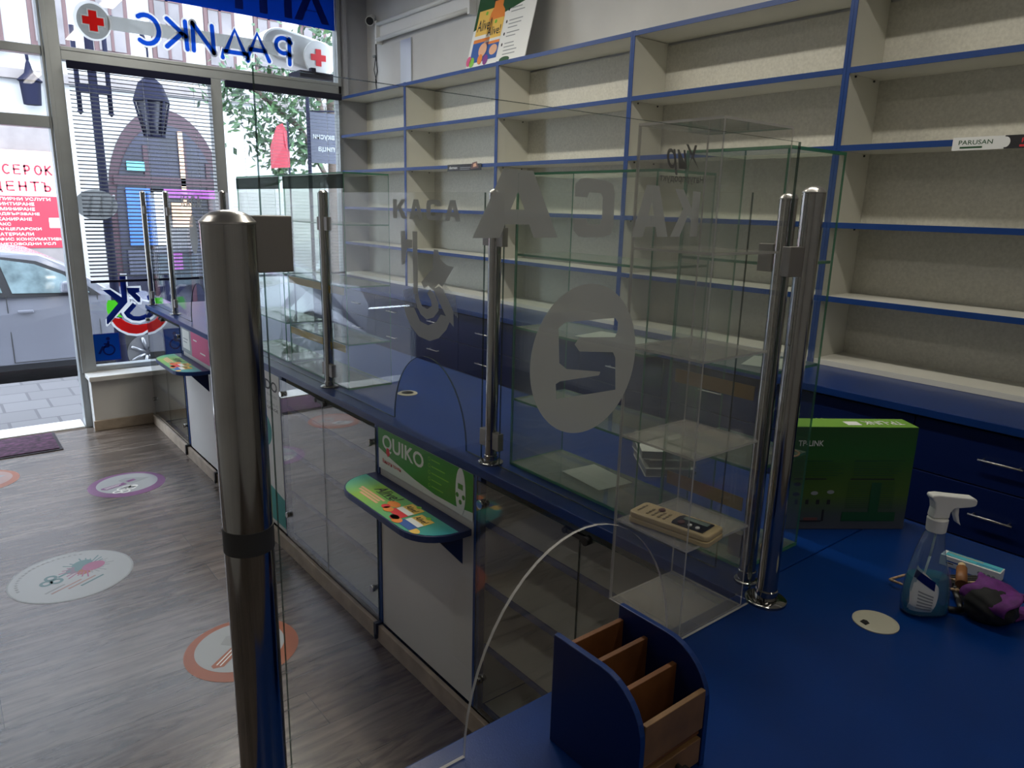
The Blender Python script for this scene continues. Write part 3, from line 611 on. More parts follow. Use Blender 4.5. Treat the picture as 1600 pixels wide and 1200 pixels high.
s2 = screen('clear glass screen with grey emblem and serving arch above the green advert', 1.69, 2.72, (1.995, .225, .262))
screen('clear glass screen just right of the thick near post', 2.81, 3.96)
s4 = screen('clear glass screen with serving arch above the far ledge', 4.04, 5.11, (4.56, .21, .262))
screen('short clear glass screen at the window end', 5.19, 5.66)
YF = Fr((1.2485, 0, 0), (0, -1, 0), (0, 0, 1)); yf = lambda L: [(-a, b) for a, b in L]
def emblem(par, dy):
    f = MB()
    for k, ch in enumerate('КАСА'): block(f, YF, 'frostfilm', ch, -2.205+k*.105+dy, 1.606, .062, .085)
    f.build('frosted_lettering', par)
    f = MB()
    LA = [(2.14, 1.315), (2.128, 1.286), (2.094, 1.252), (2.046, 1.226), (1.977, 1.22), (1.923, 1.238), (1.88, 1.271), (1.86, 1.3), (1.876, 1.314), (1.911, 1.316), (1.937, 1.289), (1.986, 1.271), (2.036, 1.278), (2.074, 1.318)]
    LB = [(2.068, 1.358), (2.055, 1.325), (2.031, 1.301), (1.995, 1.289), (1.954, 1.301), (1.923, 1.327), (1.924, 1.351), (1.945, 1.377), (1.976, 1.39), (1.99, 1.374), (1.967, 1.353), (1.963, 1.336), (1.99, 1.324), (2.022, 1.329), (2.04, 1.352), (2.045, 1.368)]
    LC = [(2.026, 1.407), (1.958, 1.456), (1.95, 1.517), (1.924, 1.516), (1.917, 1.491), (1.878, 1.473), (1.837, 1.471), (1.873, 1.435), (1.902, 1.404), (1.922, 1.412), (1.958, 1.388), (1.985, 1.401), (2.008, 1.387)]
    LD = [(1.954, 1.392), (1.919, 1.405), (1.894, 1.396), (1.838, 1.335), (1.836, 1.287), (1.872, 1.307)]
    LE = [(2.077, 1.567), (2.047, 1.568), (2.044, 1.366), (2.073, 1.363)]
    LF = [(2.15, 1.566), (2.12, 1.566), (2.119, 1.54), (2.077, 1.54), (2.078, 1.514), (2.109, 1.511), (2.124, 1.462), (2.148, 1.451)]
    for i, L in enumerate((LA, LB, LC, LD, LE, LF)): poly(f, YF, 'frostfilm', [(a+dy, b) for a, b in yf(L)], .0002+i*.0006, .0006+i*.0006)
    for i in range(9):
        a = -2.145+i*.009+dy; poly(f, YF, 'frostfilm', [(a, 1.37+.002*i), (a+.003, 1.37+.002*i), (a+.022, 1.318), (a+.019, 1.318)], .0002, .0005)
        a = -1.905+i*.0085+dy; poly(f, YF, 'frostfilm', [(a, 1.42-.004*i), (a+.003, 1.42-.004*i), (a+.02, 1.35-.004*i), (a+.017, 1.35-.004*i)], .0002, .0005)
    f.build('frosted_emblem', par)
emblem(s2, 0)
f = MB(); [block(f, YF, 'frostfilm', ch, -4.78+k*.105, 1.606, .062, .085) for k, ch in enumerate('КАСА')]; ell(f, YF, 'frostfilm', -4.57, 1.45, .08, .115); f.build('frosted_lettering', s4)
# L glass toward the camera
ls = thing('glass_screen', 'large clear cash desk screen with frosted mirrored lettering and currency disc', 'glass screen')
MB('glass').prism(arch_outline(.254, 1.18, .902, 1.77, .715, .217, .288), lambda a, b, q: (a, q, b), .699, .704, 'dedge', arch_key='acredge').build('pane', ls)
LM = Fr((0, .7052, 0), (-1, 0, 0), (0, 0, 1))
f = MB()
for ch, a, wd, hh, g in (('К', -.928, .060, .066, .003), ('А', -.858, .078, .071, .002), ('С', -.742, .076, .074, .003), ('А', -.640, .135, .080, .002)): block(f, LM, 'frost', ch, a, 1.614, hh, wd, .0006, g)
f.build('frosted_lettering', ls)
EUR = [(0.648, 1.495), (0.66, 1.502), (0.756, 1.501), (0.763, 1.494), (0.763, 1.482), (0.759, 1.473), (0.688, 1.479), (0.679, 1.47), (0.689, 1.459), (0.756, 1.451), (0.762, 1.442), (0.766, 1.394), (0.719, 1.395), (0.649, 1.397), (0.647, 1.418), (0.655, 1.421), (0.73, 1.42), (0.733, 1.425), (0.666, 1.437), (0.652, 1.447)]
LFx = Fr((0, .7052, 0), (1, 0, 0), (0, 0, 1))
f = MB(); holed(f, 'frost', [(.702+.102*math.cos(R(i*6)), 1.446+.106*math.sin(R(i*6))) for i in range(60)], EUR, LFx, -.001, 0); f.build('frosted_currency_disc', ls)
# ------------------------------------------------------------------ acrylic tower in the inner corner
t = thing('acrylic_tower', 'tall clear acrylic display tower in the cash corner holding the remote control', 'display stand', (.972, .7065, .9))
W, D, H, e = .194, .172, .89, .004
for a in (0, W-e): MB('acr').pane(a, a+e, 0, D, 0, H, 'acr', 'acredge').build('side_wall', t)
MB('acr').pane(e, W-e, D-e, D, 0, H, 'acr', 'acredge').build('customer_side_wall', t)
MB('acr').pane(0, W, 0, D, H, H+e, 'acrsh', 'acredge').build('top', t)
MB('acr').pane(e, W-e, 0, D-e, 0, .004, 'acrsh', 'acredge').build('floor_plate', t)
for z in (.172, .342, .512, .688): MB('acr').pane(e, W-e, .001, D-e, z-e, z, 'acrsh', 'acredge').build('shelf', t)
tf = Fr((0, D+.0006, 0), (-1, 0, 0), (0, 0, 1))
f = MB(); text(f, tf, 'ink', 'Натурпродукт', -.19, .80, .016, .125, .0006, .004)
text(f, tf, 'ink', 'Хир', -.175, .815, .055, .095, .0006, .015, .3); f.build('dark_lettering', t)
# remote control on tower shelf
t = thing('remote_control', 'beige air conditioner remote control lying in the acrylic tower', 'remote control', (1.030, .7785, 1.0725), R(9))
HW, HL = .033, .084
def rr_out(hw, hl, r, n=5):
    L = []
    for cx, cy, a0 in ((hw-r, hl-r, 0), (-hw+r, hl-r, 90), (-hw+r, -hl+r, 180), (hw-r, -hl+r, 270)):
        for i in range(n+1): a = R(a0+90*i/n); L.append((cx+r*math.cos(a), cy+r*math.sin(a)))
    return L
MB('beige').prism(rr_out(HW, HL, .010), lambda a, b, q: (a, b, q), 0, .010).build('lower_shell', t, .002)
MB('beige').prism(rr_out(HW-.0008, HL-.0008, .010), lambda a, b, q: (a, b, q), .0105, .021).build('upper_shell', t, .0025)
rf = Fr((0, 0, .0212), (-1, 0, 0), (0, -1, 0))
f = MB(); poly(f, rf, 'black', [(-.0235, .005), (-.012, .001), (.012, .001), (.0235, .005), (.0235, .068), (-.0235, .068)], .0002, .001); f.build('dark_panel', t)
f = MB(); rect(f, rf, 'lcd', -.020, -.006, .012, .062, .0012, .0016); f.build('display', t)
f = MB(); ell(f, rf, 'brown', .010, .018, .008, .006, .001, .003, 20); f.build('brown_button', t)
f = MB(); ell(f, rf, 'wprint', .011, .036, .005, .004, .001, .003, 16); ell(f, rf, 'wprint', .012, .052, .005, .004, .001, .003, 16); f.build('white_buttons', t)
f = MB(); ell(f, rf, 'brown', -.014, -.037, .008, .006, .0002, .002, 20); f.build('power_button', t)
f = MB()
for i in range(4):
    for j in range(3): rect(f, rf, 'beiged', -.009+j*.011, -.002+j*.011, -.052+i*.012, -.048+i*.012, .0002, .0012)
f.build('small_buttons', t)
f = MB(); text(f, rf, 'ink', 'FUJITSU', -.016, -.074, .006, .034, .0004, .02); f.build('maker_lettering', t)
# ------------------------------------------------------------------ green glass display cases on the counter
def case(label, x0, x1, y0, y1, zt, shelves, strips=(), scol='strip', header=False):
    t = thing('glass_display_case', label, 'glass display case', (x0, y0, .9005), group='green glass display cases on the counter'); W, L, H = x1-x0, y1-y0, zt-.9; e = .005
    for a in (0, L-e): MB('gglass').pane(0, W, a, a+e, .006, H-.006, 'gglass', 'gedge').build('side_pane', t)
    MB('gglass').pane(0, e, e+.0005, L-e-.0005, .006, H-.006, 'gglass', 'gedge').build('front_pane', t)
    MB('gglass').pane(0, W, 0, L, H-.006, H, 'gglass', 'gedge').build('top_pane', t); MB('gglass').pane(0, W, 0, L, 0, .006, 'shelfg', 'gedge').build('bottom_pane', t)
    for z in shelves:
        s = MB('gglass').pane(e+.0005, W, e+.0005, L-e-.0005, z-.9-.006, z-.9, 'shelfg', 'gedge').build('shelf', t)
    for z in strips: MB(scol).box(-.003, -.0005, .02, L-.02, z-.9-.03, z-.9).build('price_strip', t)
    if header: MB('dstrip').box(-.003, -.0005, .001, L-.001, H-.062, H-.008).build('header_strip', t)
    return t
case('tall green-edged glass case behind the corner post', 1.292, 1.502, .785, 1.028, 1.777, [1.128, 1.334, 1.557], (1.306, 1.062))
case('long green-edged glass case behind the cash screen, beside the second post', 1.292, 1.502, 1.10, 1.60, 1.742, [1.105, 1.318, 1.525])
case('green glass case with dark header strip, nearest of the pair left of the serving arch', 1.292, 1.49, 2.665, 3.27, 1.768, [1.09, 1.325, 1.57], (1.32, 1.085), 'ystrip', True)
case('green glass case with dark header strip, farther of the pair left of the serving arch', 1.292, 1.49, 3.32, 3.89, 1.768, [1.09, 1.325, 1.57], (1.56,), 'ystrip', True)
def sheet(cx, cy, z, w_, l, rz, label, name='paper_sheet', key='paper', h=.0006, cat='paper'):
    o = MB(key).box(-w_/2, w_/2, -l/2, l/2, 0, h).build(name); o.location = (cx, cy, z+.0004); o.rotation_euler = (0, 0, R(rz)); return tag(o, label, cat)
sheet(1.415, .85, 1.334, .12, .10, 20, 'white paper sheet on the third shelf of the corner glass case')
sheet(1.41, 1.30, 1.318, .12, .2, 8, 'white paper sheet on a shelf of the long glass case')
sheet(1.42, 1.36, .906, .12, .17, -6, 'white paper on the bottom of the long glass case')
f = MB(); ff = Fr((0, 0, 0), (1, 0, 0), (0, 1, 0)); ring(f, ff, 'cord', 0, 0, .032, .028, 0, .003, 32, 1, .8); o = f.build('rubber_ring'); o.location = (1.455, .81, 1.1288); tag(o, 'thin tan ring lying on the second shelf of the corner case', 'ring')
f = MB('peach').lathe([(.002, 0), (.012, .002), (.016, .012), (.010, .024), (.003, .028)], n=10); f.slot('wprint').lathe([(.002, 0), (.01, .002), (.012, .01), (.002, .02)], .022, .004, n=9)
o = f.build('shell_trinket'); o.location = (1.40, .80, .9072); tag(o, 'small peach and white shell trinket behind the corner post', 'trinket')
# book pile
for i, (dx, dy, rz) in enumerate(((0, 0, 0), (.006, .004, 5), (-.004, .006, -4))):
    t = thing('record_book', 'white paper-covered record book, %s of the pile behind the tower' % ('bottom', 'middle', 'top')[i], 'book', (1.665+dx, 1.325+dy, .9005+i*.0255), R(52+rz), group='record book pile')
    MB('grey').box(-.098, .098, -.068, .068, .0015, .023).build('pages', t); MB('paper').box(-.10, .10, -.07, .07, 0, .0014).box(-.10, .10, -.07, .07, .0235, .025).build('cover', t)
    if i == 2:
        bf = Fr((0, 0, .0252), (-1, 0, 0), (0, -1, 0)); f = MB(); text(f, bf, 'ink', 'КНИГА', -.07, -.01, .024, .13, .0003, .01)
        for k in range(3): rect(f, bf, 'grey', -.05, .05-.01*k, -.024-k*.011, -.021-k*.011)
        f.build('title', t)
# pen and red notes near the corner case
o = MB('steel2').tube((0, 0, 0), (.13, .03, 0), .004, n=10).build('ballpoint_pen'); o.location = (1.56, 1.19, .9046); tag(o, 'silver ballpoint pen in front of the record books', 'pen')
# ------------------------------------------------------------------ things on the near desk
t = thing('desk_organizer', 'blue and wood desk organizer with dividers and small drawer', 'organizer', (.617, .49, .9005))
W, D, H = .142, .166, .172
def side_prof():
    L = [(D, 0), (D, H), (D-.055, H)]
    for i in range(9): a = R(90+90*i/8); L.append((.075+.075*math.cos(a), H-.075+.075*math.sin(a)))
    return L+[(0, 0)]
for a in (0, W-.010): MB('navy').prism(side_prof(), lambda p, b, q: (q, p, b), a, a+.010, 'blue').build('side_panel', t, .0015)
for yy, zz, k in ((D-.008, .152, 'wood'), (.110, .147, 'wood'), (.056, .135, 'wood')): MB(k).box(.0105, W-.0105, yy-.004, yy+.004, .055, zz).build('divider', t, .001)
MB('lwood').box(.0105, W-.0105, .001, .009, .062, .122).build('front_board', t, .001)
MB('wood').box(.0105, W-.0105, .006, D-.013, .050, .0545).build('shelf', t)
d = MB('lwood').box(.0115, W-.0115, .001, .010, .008, .047).build('drawer', t, .001); MB('black').lathe([(.004, 0), (.004, .008), (.008, .010), (.008, .016), (.004, .018)], n=16).build('knob', d)
kk = d.children[0]; kk.rotation_euler = (R(90), 0, 0); kk.location = (W/2+.01, .0008, .028)
MB('lwood').box(.0115, W-.0115, .011, D-.01, .006, .012).build('drawer_tray', d)
# router box
t = thing('router_box', 'green cardboard router box standing behind the spray bottle', 'box', (1.549, .857, .9005), math.atan2(.676-.857, 1.803-1.549))
W, D, H = .312, .072, .262
MB('router').box(0, W, 0, D, 0, H).build('carton', t, .0008)
MB('routertop').box(.001, W-.001, .001, D-.001, H, H+.0009).build('lid', t); MB('routerside').box(-.0009, 0, .001, D-.001, .001, H-.001).build('side_print', t)
bf = Fr((0, 0, 0), (1, 0, 0), (0, 0, 1)); f = MB(); text(f, bf, 'wprint', 'TP-LINK', .02, .215, .014, .062, .001, .01)
f.build('lettering', t)
tf = Fr((0, 0, H+.0009), (-1, 0, 0), (0, -1, 0)); f = MB(); text(f, tf, 'wprint', 'TP-LINK', -.29, -.05, .03, .10, .0006, .01); rect(f, tf, 'wprint', -.18, -.145, -.045, -.015); f.build('lid_lettering', t)
f = MB()
for a0, a1, b0, b1 in ((.165, .29, .178, .180), (.165, .22, .176, .179), (.02, .11, .176, .179)): rect(f, bf, 'dgreen', a0, a1, b0, b1, .0006, .001)
for i in range(6): rect(f, bf, 'dgreen', .165, .285-.01*(i % 3), .170-i*.006, .1715-i*.006, .0006, .001); rect(f, bf, 'dgreen', .02, .14-.012*(i % 2), .170-i*.006, .1715-i*.006, .0006, .001)
rect(f, bf, 'ink', .16, .27, .130, .133, .0006, .001); rect(f, bf, 'ink', .02, .10, .130, .133, .0006, .001)
for i in range(13): rect(f, bf, 'dgreen', .155, .275, .122-i*.0055, .1228-i*.0055, .0006, .001)
rect(f, bf, 'dgreen', .215, .24, .045, .122, .0011, .0014); rect(f, bf, 'dgreen', .15, .285, .022, .046, .0011, .0014)
f.build('specification_table', t)
f = MB()
for a, b in ((.03, .118), (.03, .092), (.075, .095), (.115, .098)): ell(f, bf, 'ink' if a < .05 else 'grey', a, b, .009, .005, .0006, .001, 16)
for i in range(4): rect(f, bf, 'ink', .028+i*.027, .036+i*.027, .066, .078, .0006, .001)
rect(f, bf, 'ink', .042, .047, .022, .052, .0006, .001); rect(f, bf, 'ink', .10, .105, .022, .052, .0006, .001); rect(f, bf, 'brown', .055, .09, .024, .031, .0006, .001); rect(f, bf, 'ink', .045, .10, .020, .024, .0006, .001); f.build('router_picture', t)
sf = Fr((0, 0, 0), (0, -1, 0), (0, 0, 1)); f = MB()
for i in range(6): rect(f, sf, 'ink', -.05, -.02-.004*(i % 2), .05+i*.022, .053+i*.022, .0011, .0014)
ell(f, sf, 'wprint', -.035, .225, .010, .010, .0011, .0014, 16); f.build('side_lettering', t)
# spray bottle
t = thing('spray_bottle', 'clear spray bottle with blue liquid and white trigger head on the desk', 'spray bottle', (1.435, .478, .9005), R(-38))
def bsec(mb, secs, n=28):
    V = [[mb.bm.verts.new((cx+a*math.copysign(abs(math.cos(2*math.pi*i/n))**.75, math.cos(2*math.pi*i/n)), b*math.copysign(abs(math.sin(2*math.pi*i/n))**.75, math.sin(2*math.pi*i/n)), z)) for i in range(n)] for z, cx, a, b in secs]
    for A, B in zip(V, V[1:]):
        for i in range(n): F = mb.bm.faces.new((A[i], A[(i+1) % n], B[(i+1) % n], B[i])); F.smooth = True; F.material_index = mb.k
    for L in (V[0][::-1], V[-1]): F = mb.bm.faces.new(L); F.material_index = mb.k
    return mb
bsec(MB('bottle'), [(0, .002, .036, .020), (.006, .002, .044, .026), (.03, .0, .044, .027), (.07, -.001, .040, .026), (.10, -.003, .033, .023), (.13, -.005, .026, .019), (.155, -.004, .020, .016), (.17, -.002, .016, .015), (.178, -.002, .014, .014)]).build('bottle_body', t)
bsec(MB('liquid'), [(.002, .002, .034, .018), (.007, .002, .042, .024), (.03, 0, .042, .025), (.080, -.0015, .0365, .0235)]).build('liquid', t)
MB('wprint').path([(0, 0, .175), (-.004, 0, .12), (-.012, 0, .06), (-.018, 0, .02)], .0022).build('dip_tube', t)
lab = MB('wprint'); sv = []
def on_body(a, z):
    k = [(0, .036, .020), (.03, .044, .0272), (.07, .040, .0262), (.10, .033, .0232), (.13, .026, .0192)]
    for (z0, a0, b0), (z1, a1, b1) in zip(k, k[1:]):
        if z0 <= z <= z1: q = (z-z0)/(z1-z0); ea, eb = a0+(a1-a0)*q, b0+(b1-b0)*q; break
    x = max(-ea*.97, min(ea*.97, a)); c = (abs(x)/ea)**(1/.75); y = -eb*(max(0, 1-c*c))**(.375)
    return (x, y-.0012, z)
def label_patch(mb, key, pts_fn, na=12, nz=12, off=0):
    mb.slot(key); V = [[mb.bm.verts.new(Vector(on_body(*pts_fn(i/na, j/nz)))+Vector((0, -off, 0))) for i in range(na+1)] for j in range(nz+1)]
    for j in range(nz):
        for i in range(na): F = mb.bm.faces.new((V[j][i], V[j][i+1], V[j+1][i+1], V[j+1][i])); F.material_index = mb.k; F.smooth = True
lab = MB(); label_patch(lab, 'wprint', lambda u, v: (-.041+u*.047*(1-.25*(v-.5)**2*2)+.001, .014+v*.098*(1-.40*u*v))); o = lab.build('front_label', t)
f = MB(); label_patch(f, 'nfilm', lambda u, v: (-.036+u*.034, .082+v*.018-.022*u), 8, 3, .0006)
for k in range(6): label_patch(f, 'grey', lambda u, v: (-.030+u*.028, .056-k*.007-.010*u*(1-k/8)+v*.003), 6, 1, .0006)
f.build('label_print', o)
lab = MB(); label_patch(lab, 'bottle', lambda u, v: (.020+(u-.5)*.032*math.sqrt(max(.02, 1-(2*v-1)**2)), .030+v*.078), 10, 14); lab.build('back_label', t)
MB('cloth').lathe([(.015, .172), (.0175, .174), (.0185, .198), (.0165, .201)], -.002, 0, n=24).build('collar', t)
f = MB('cloth').prism([(-.018, .2015), (.013, .2015), (.014, .214), (.020, .222), (.050, .225), (.058, .227), (.061, .231), (.061, .239), (.056, .243), (.03, .245), (-.012, .249), (-.024, .248), (-.026, .243), (-.019, .234), (-.016, .22)], lambda a, b, q: (a, q, b), -.011, .011); f.build('trigger_head', t, .003)
MB('cloth').prism([(.024, .222), (.032, .222), (.033, .208), (.037, .194), (.041, .186), (.032, .192), (.026, .206)], lambda a, b, q: (a, q, b), -.006, .006).build('trigger', t, .0015)
# medicine box
t = thing('medicine_carton', 'slim white and pale blue medicine carton behind the purple pouch', 'box', (1.70, .487, .9005), R(3))
MB('wprint').box(-.016, .016, -.058, .058, 0, .024).build('carton', t, .0008); f = MB(); tf = Fr((0, 0, .0245), (0, -1, 0), (1, 0, 0)); rect(f, tf, 'cyan', -.05, .056, -.012, .013); rect(f, tf, 'orange', -.048, .02, .005, .007, .0008, .001); rect(f, tf, 'pblue', .01, .05, -.007, -.004, .0008, .001); f.build('top_print', t)
f = MB(); tf = Fr((-.0165, 0, 0), (0, -1, 0), (0, 0, 1)); rect(f, tf, 'pblue', -.045, -.015, .012, .015); rect(f, tf, 'ink', -.045, -.03, .008, .010)
for i in range(4): ell(f, tf, 'grey', .02+i*.009, .010, .0035, .0035, n=12)
f.build('side_print', t)
# cords, plug and pouch
def grom(x, y, label, hole):
    t = thing('cable_grommet', label, 'cable grommet', (x, y, .9002)); f = MB('ivory').lathe([(.044, 0), (.044, .002), (.040, .0035), (.036, .004)], n=40, ex=.93, ey=.93); f.build('cover', t)
    if hole: MB('black').lathe([(.025, .0041), (.025, .0046)], n=28).build('opening', t); MB('ivory').lathe([(.027, .0041), (.027, .0044)], n=28).build('rim', t)
    else: MB('black').prism([(.0, .0), (.012, -.002), (.018, .006), (.016, .012), (.004, .013)], lambda a, b, q: (a-.032, b+.004, q), .0042, .0046).build('opening', t)
grom(1.322, .516, 'oval ivory cable grommet on the near desk', False); grom(1.466, 2.492, 'ring-shaped cable grommet behind the serving arch', True)
pts = []
f = MB('cord')
def cloop(cx, cy, ra, rb, z, n=26, a0=0, a1=360, tilt=0):
    return [(cx+ra*math.cos(R(a0+(a1-a0)*i/n))*math.cos(tilt)-rb*math.sin(R(a0+(a1-a0)*i/n))*math.sin(tilt), cy+ra*math.cos(R(a0+(a1-a0)*i/n))*math.sin(tilt)+rb*math.sin(R(a0+(a1-a0)*i/n))*math.cos(tilt), z+.003*math.sin(i)) for i in range(n+1)]
f.path(cloop(1.562, .500, .098, .030, .912, tilt=R(-42)), .0028); f.path(cloop(1.565, .475, .085, .022, .920, a0=20, a1=300, tilt=R(-50)), .0028); f.path([(1.60, .44, .93), (1.58, .42, .925), (1.55, .40, .915), (1.53, .385, .910)], .0028)
tag(f.build('tan_cord'), 'coiled thin tan cord on the desk behind the spray bottle', 'cord')
f = MB('cordb').tube((1.55, .455, .933), (1.592, .472, .948), .011, .010, n=18); f.slot('beige').tube((1.592, .472, .948), (1.602, .476, .9515), .008, .007, n=16); tag(f.build('cord_plug'), 'short brown cylinder plug with pale end lying on the cord', 'plug')
def lump(name, key, loc, sc, rot, seed, label, cat, amp=.25, top=None):
    random.seed(seed); bm = bmesh.new(); bmesh.ops.create_icosphere(bm, subdivisions=4, radius=1); ph = [random.uniform(0, 6) for _ in range(9)]
    for v in bm.verts:
        c = v.co.normalized(); d = 1+amp*(.5*math.sin(3*c.x+ph[0]+2*c.z)+.35*math.sin(7*c.y+ph[1]+3*c.x)+.25*math.sin(11*c.x+9*c.z+ph[2])+.15*math.sin(19*c.y-13*c.x+ph[3]))
        v.co = Vector((c.x*sc[0]*d, c.y*sc[1]*d, max(-.78, c.z)*sc[2]*(d if c.z > 0 else 1)))
    me = bpy.data.meshes.new(name); bm.to_mesh(me); bm.free(); me.materials.append(M[key])
    for p in me.polygons: p.use_smooth = True
    o = bpy.data.objects.new(name, me); COL.objects.link(o); o.location = loc; o.rotation_euler = (0, 0, R(rot)); return tag(o, label, cat)
o = lump('tape_roll_pouch', 'dpouch', (1.515, .392, .929), (.050, .045, .036), -30, 3, 'crumpled purple and black fabric pouch with trailing strap on the desk', 'pouch', .12)
f = MB('bag'); nn = 16
V = []
for j in range(nn+1):
    row = []
    for i in range(nn+1):
        u, v = i/nn-.5, j/nn-.5; a = u*2.6; r0 = .050+.004*math.sin(9*v+5*u)+.003*math.sin(23*u+7*v); cc = Vector((.008*math.sin(6*u), v*.085, 0))
        row.append(f.bm.verts.new((r0*math.sin(a)*1.05+.012*v, cc.y+.006*math.sin(11*u), r0*math.cos(a)*.86-.004)))
    V.append(row)
for j in range(nn):
    for i in range(nn): F = f.bm.faces.new((V[j][i], V[j][i+1], V[j+1][i+1], V[j+1][i])); F.smooth = True
q = f.build('purple_cover', o); q.modifiers.new('solid', 'SOLIDIFY').thickness = .002; q.location = (.014, .004, 0); q.rotation_euler = (R(6), 0, R(25))
f = MB('bag').prism([(0, -.014), (.03, -.016), (.075, -.012), (.10, -.014), (.10, .012), (.07, .014), (.03, .012), (0, .014)], lambda a, b, q: (a, b, q+.006*math.sin(a*60)), 0, .003); s = f.build('strap', o); s.location = (.035, -.012, -.024); s.rotation_euler = (0, 0, R(15))
f = MB('black').path([(1.47, .46, .906), (1.49, .43, .908), (1.52, .445, .912), (1.56, .47, .912), (1.60, .46, .910), (1.62, .43, .908)], .006); tag(f.build('black_cable'), 'black cable lying under the tan cord', 'cable')
f = MB('tape')
for i in range(9): f.box(-.035, .035, -.032+i*.008, -.027+i*.008, 0, .018)
f.slot('dpouch').box(-.035, .035, -.034, .038, .0, .008); o = f.build('card_stack'); o.location = (1.60, .455, .9005); o.rotation_euler = (0, 0, R(-40)); tag(o, 'dark ribbed holder with brown top under the tan cord', 'holder')
# ------------------------------------------------------------------ shelf tags, poster, camera on the wall
tf = Fr((2.8545, 0, 0), (0, -1, 0), (0, 0, 1)); t = thing('shelf_tag', 'white, black and red brand strip on the shelf edge at the right', 'shelf tag')
rect(MB(), tf, 'wprint', -1.115, -.955, 1.882, 1.925, 0, .001).build('white_part', t); rect(MB(), tf, 'ink', -.955, -.70, 1.882, 1.925, 0, .001).build('black_part', t)
f = MB(); text(f, tf, 'dgreen', 'PARUSAN', -1.095, 1.900, .015, .105, .0014, .008); rect(f, tf, 'dgreen', -1.09, -1.02, 1.888, 1.894, .0012, .0015); text(f, tf, 'red', 'PARUSAN', -.905, 1.900, .015, .105, .0014, .012); rect(f, tf, 'red', -.91, -.83, 1.887, 1.894, .0012, .0015); ell(f, tf, 'wprint', -.952, 1.904, .014, .017, .0012, .0018, 20); f.build('lettering', t)
t = thing('shelf_tag', 'small dark blue brand strip on the shelf edge, second bay from the window', 'shelf tag')
rect(MB(), tf, 'ink', -4.29, -3.90, 1.880, 1.922, 0, .001).build('strip', t); f = MB(); text(f, tf, 'wprint', 'demax', -4.27, 1.893, .018, .10, .0014, .01); rect(f, tf, 'grey', -4.14, -4.02, 1.898, 1.902, .0012, .0015); rect(f, tf, 'grey', -4.14, -4.03, 1.888, 1.891, .0012, .0015); poly(f, tf, 'brown', [(-4.02, 1.888), (-3.93, 1.895), (-3.95, 1.935), (-4.0, 1.928)], .0012, .0018); poly(f, tf, 'peach', [(-3.99, 1.90), (-3.95, 1.905), (-3.96, 1.925), (-3.985, 1.92)], .002, .0025); f.build('lettering', t)
f = MB('lgreen')
for (y, z) in ((5.30, 2.2), (4.33, 2.2), (5.2, 1.912)): f.box(2.8545, 2.856, y-.012, y+.012, z-.010, z+.006)
a = math.atan2(.16, .62); t = thing('vitamin_poster', 'green and white vitamin poster board standing on top of the shelving', 'poster', (2.885, 4.13, 2.5125))
vz = Vector((math.sin(a), 0, math.cos(a))); pf = Fr((0, 0, 0), (0, -1, 0), vz); PW, PH = .60, .66
rect(MB(), pf, 'wprint', 0, PW, 0, PH, -.004, 0).build('board', t)
f = MB(); poly(f, pf, 'dgreen', [(0, .24), (.0, PH), (PW, PH), (PW, .37), (.3, .31)], .0004, .0008); f.build('green_field', t)
f = MB()
for (a0, b0, w_, h_) in ((.03, .03, .17, .33), (.15, .035, .16, .25)):
    rect(f, pf, 'yellow', a0, a0+w_, b0+h_*.52, b0+h_, .0012, .0016); rect(f, pf, 'wprint', a0, a0+w_, b0+h_*.45, b0+h_*.52, .0012, .0016); rect(f, pf, 'orange', a0, a0+w_, b0+h_*.38, b0+h_*.45, .0012, .0016); rect(f, pf, 'pblue', a0, a0+w_, b0, b0+h_*.38, .0012, .0016)
    ell(f, pf, 'peach', a0+w_*.7, b0+h_*.22, w_*.25, h_*.13, .0018, .0021, 20); text(f, pf, 'ink', 'Alive!', a0+.01, b0+h_*.60, h_*.22, w_*.85, .0022, .01); ell(f, pf, 'lgreen', a0+w_*.5, b0+h_*.93, .012, .012, .0018, .0022, 14); pf.n.normalize()
poly(f, pf, 'orange', [(.15, .285), (.31, .285), (.30, .33), (.27, .36), (.27, .40), (.18, .40), (.18, .36), (.16, .33)], .0012, .0017); poly(f, pf, 'ink', [(.165, .40), (.285, .40), (.285, .50), (.165, .50)], .0012, .0017); f.build('bottle_picture', t)
f = MB()
for i, (dy, n) in enumerate(((.32, 2), (.245, 3), (.17, 2), (.105, 4))):
    ell(f, pf, 'ink', .345, dy, .007, .01, .0008, .0012, 12)
    for k in range(n): rect(f, pf, 'grey', .37, .37+(.10, .13, .12, .09)[(i+k) % 4], dy-k*.022, dy+.006-k*.022, .0008, .0012)
ell(f, pf, 'dgreen', .40, .01, .05, .018, .0008, .0012, 24); f.build('bullet_text', t)
f = MB()
for a0, b0, k in ((.02, .03, 'pink'), (.055, .02, 'lgreen'), (.14, .03, 'orange'), (.20, .02, 'purple')): ell(f, pf, k, a0, b0+.015, .026, .032, .0022, .0028, 18)
f.build('fruit_picture', t)
t = thing('security_camera', 'white round security camera with black lens high in the window corner', 'security camera', (3.1295, 5.80, 3.10))
def xl(mb, prof):
    mb.lathe(prof, n=24); return mb
d = Vector((-.55, -.75, -.35)).normalized()
MB('cloth').tube((-.002, 0, .03), (-.03, 0, .03), .03, n=20).build('mount', t); MB('cloth').tube((-.03, 0, .02), (-.03+d.x*.07, d.y*.07, .02+d.z*.07), .034, .036, n=24).build('housing', t)
MB('black').tube((-.03+d.x*.0702, d.y*.0702, .02+d.z*.0702), (-.03+d.x*.075, d.y*.075, .02+d.z*.075), .030, n=24).build('lens', t)
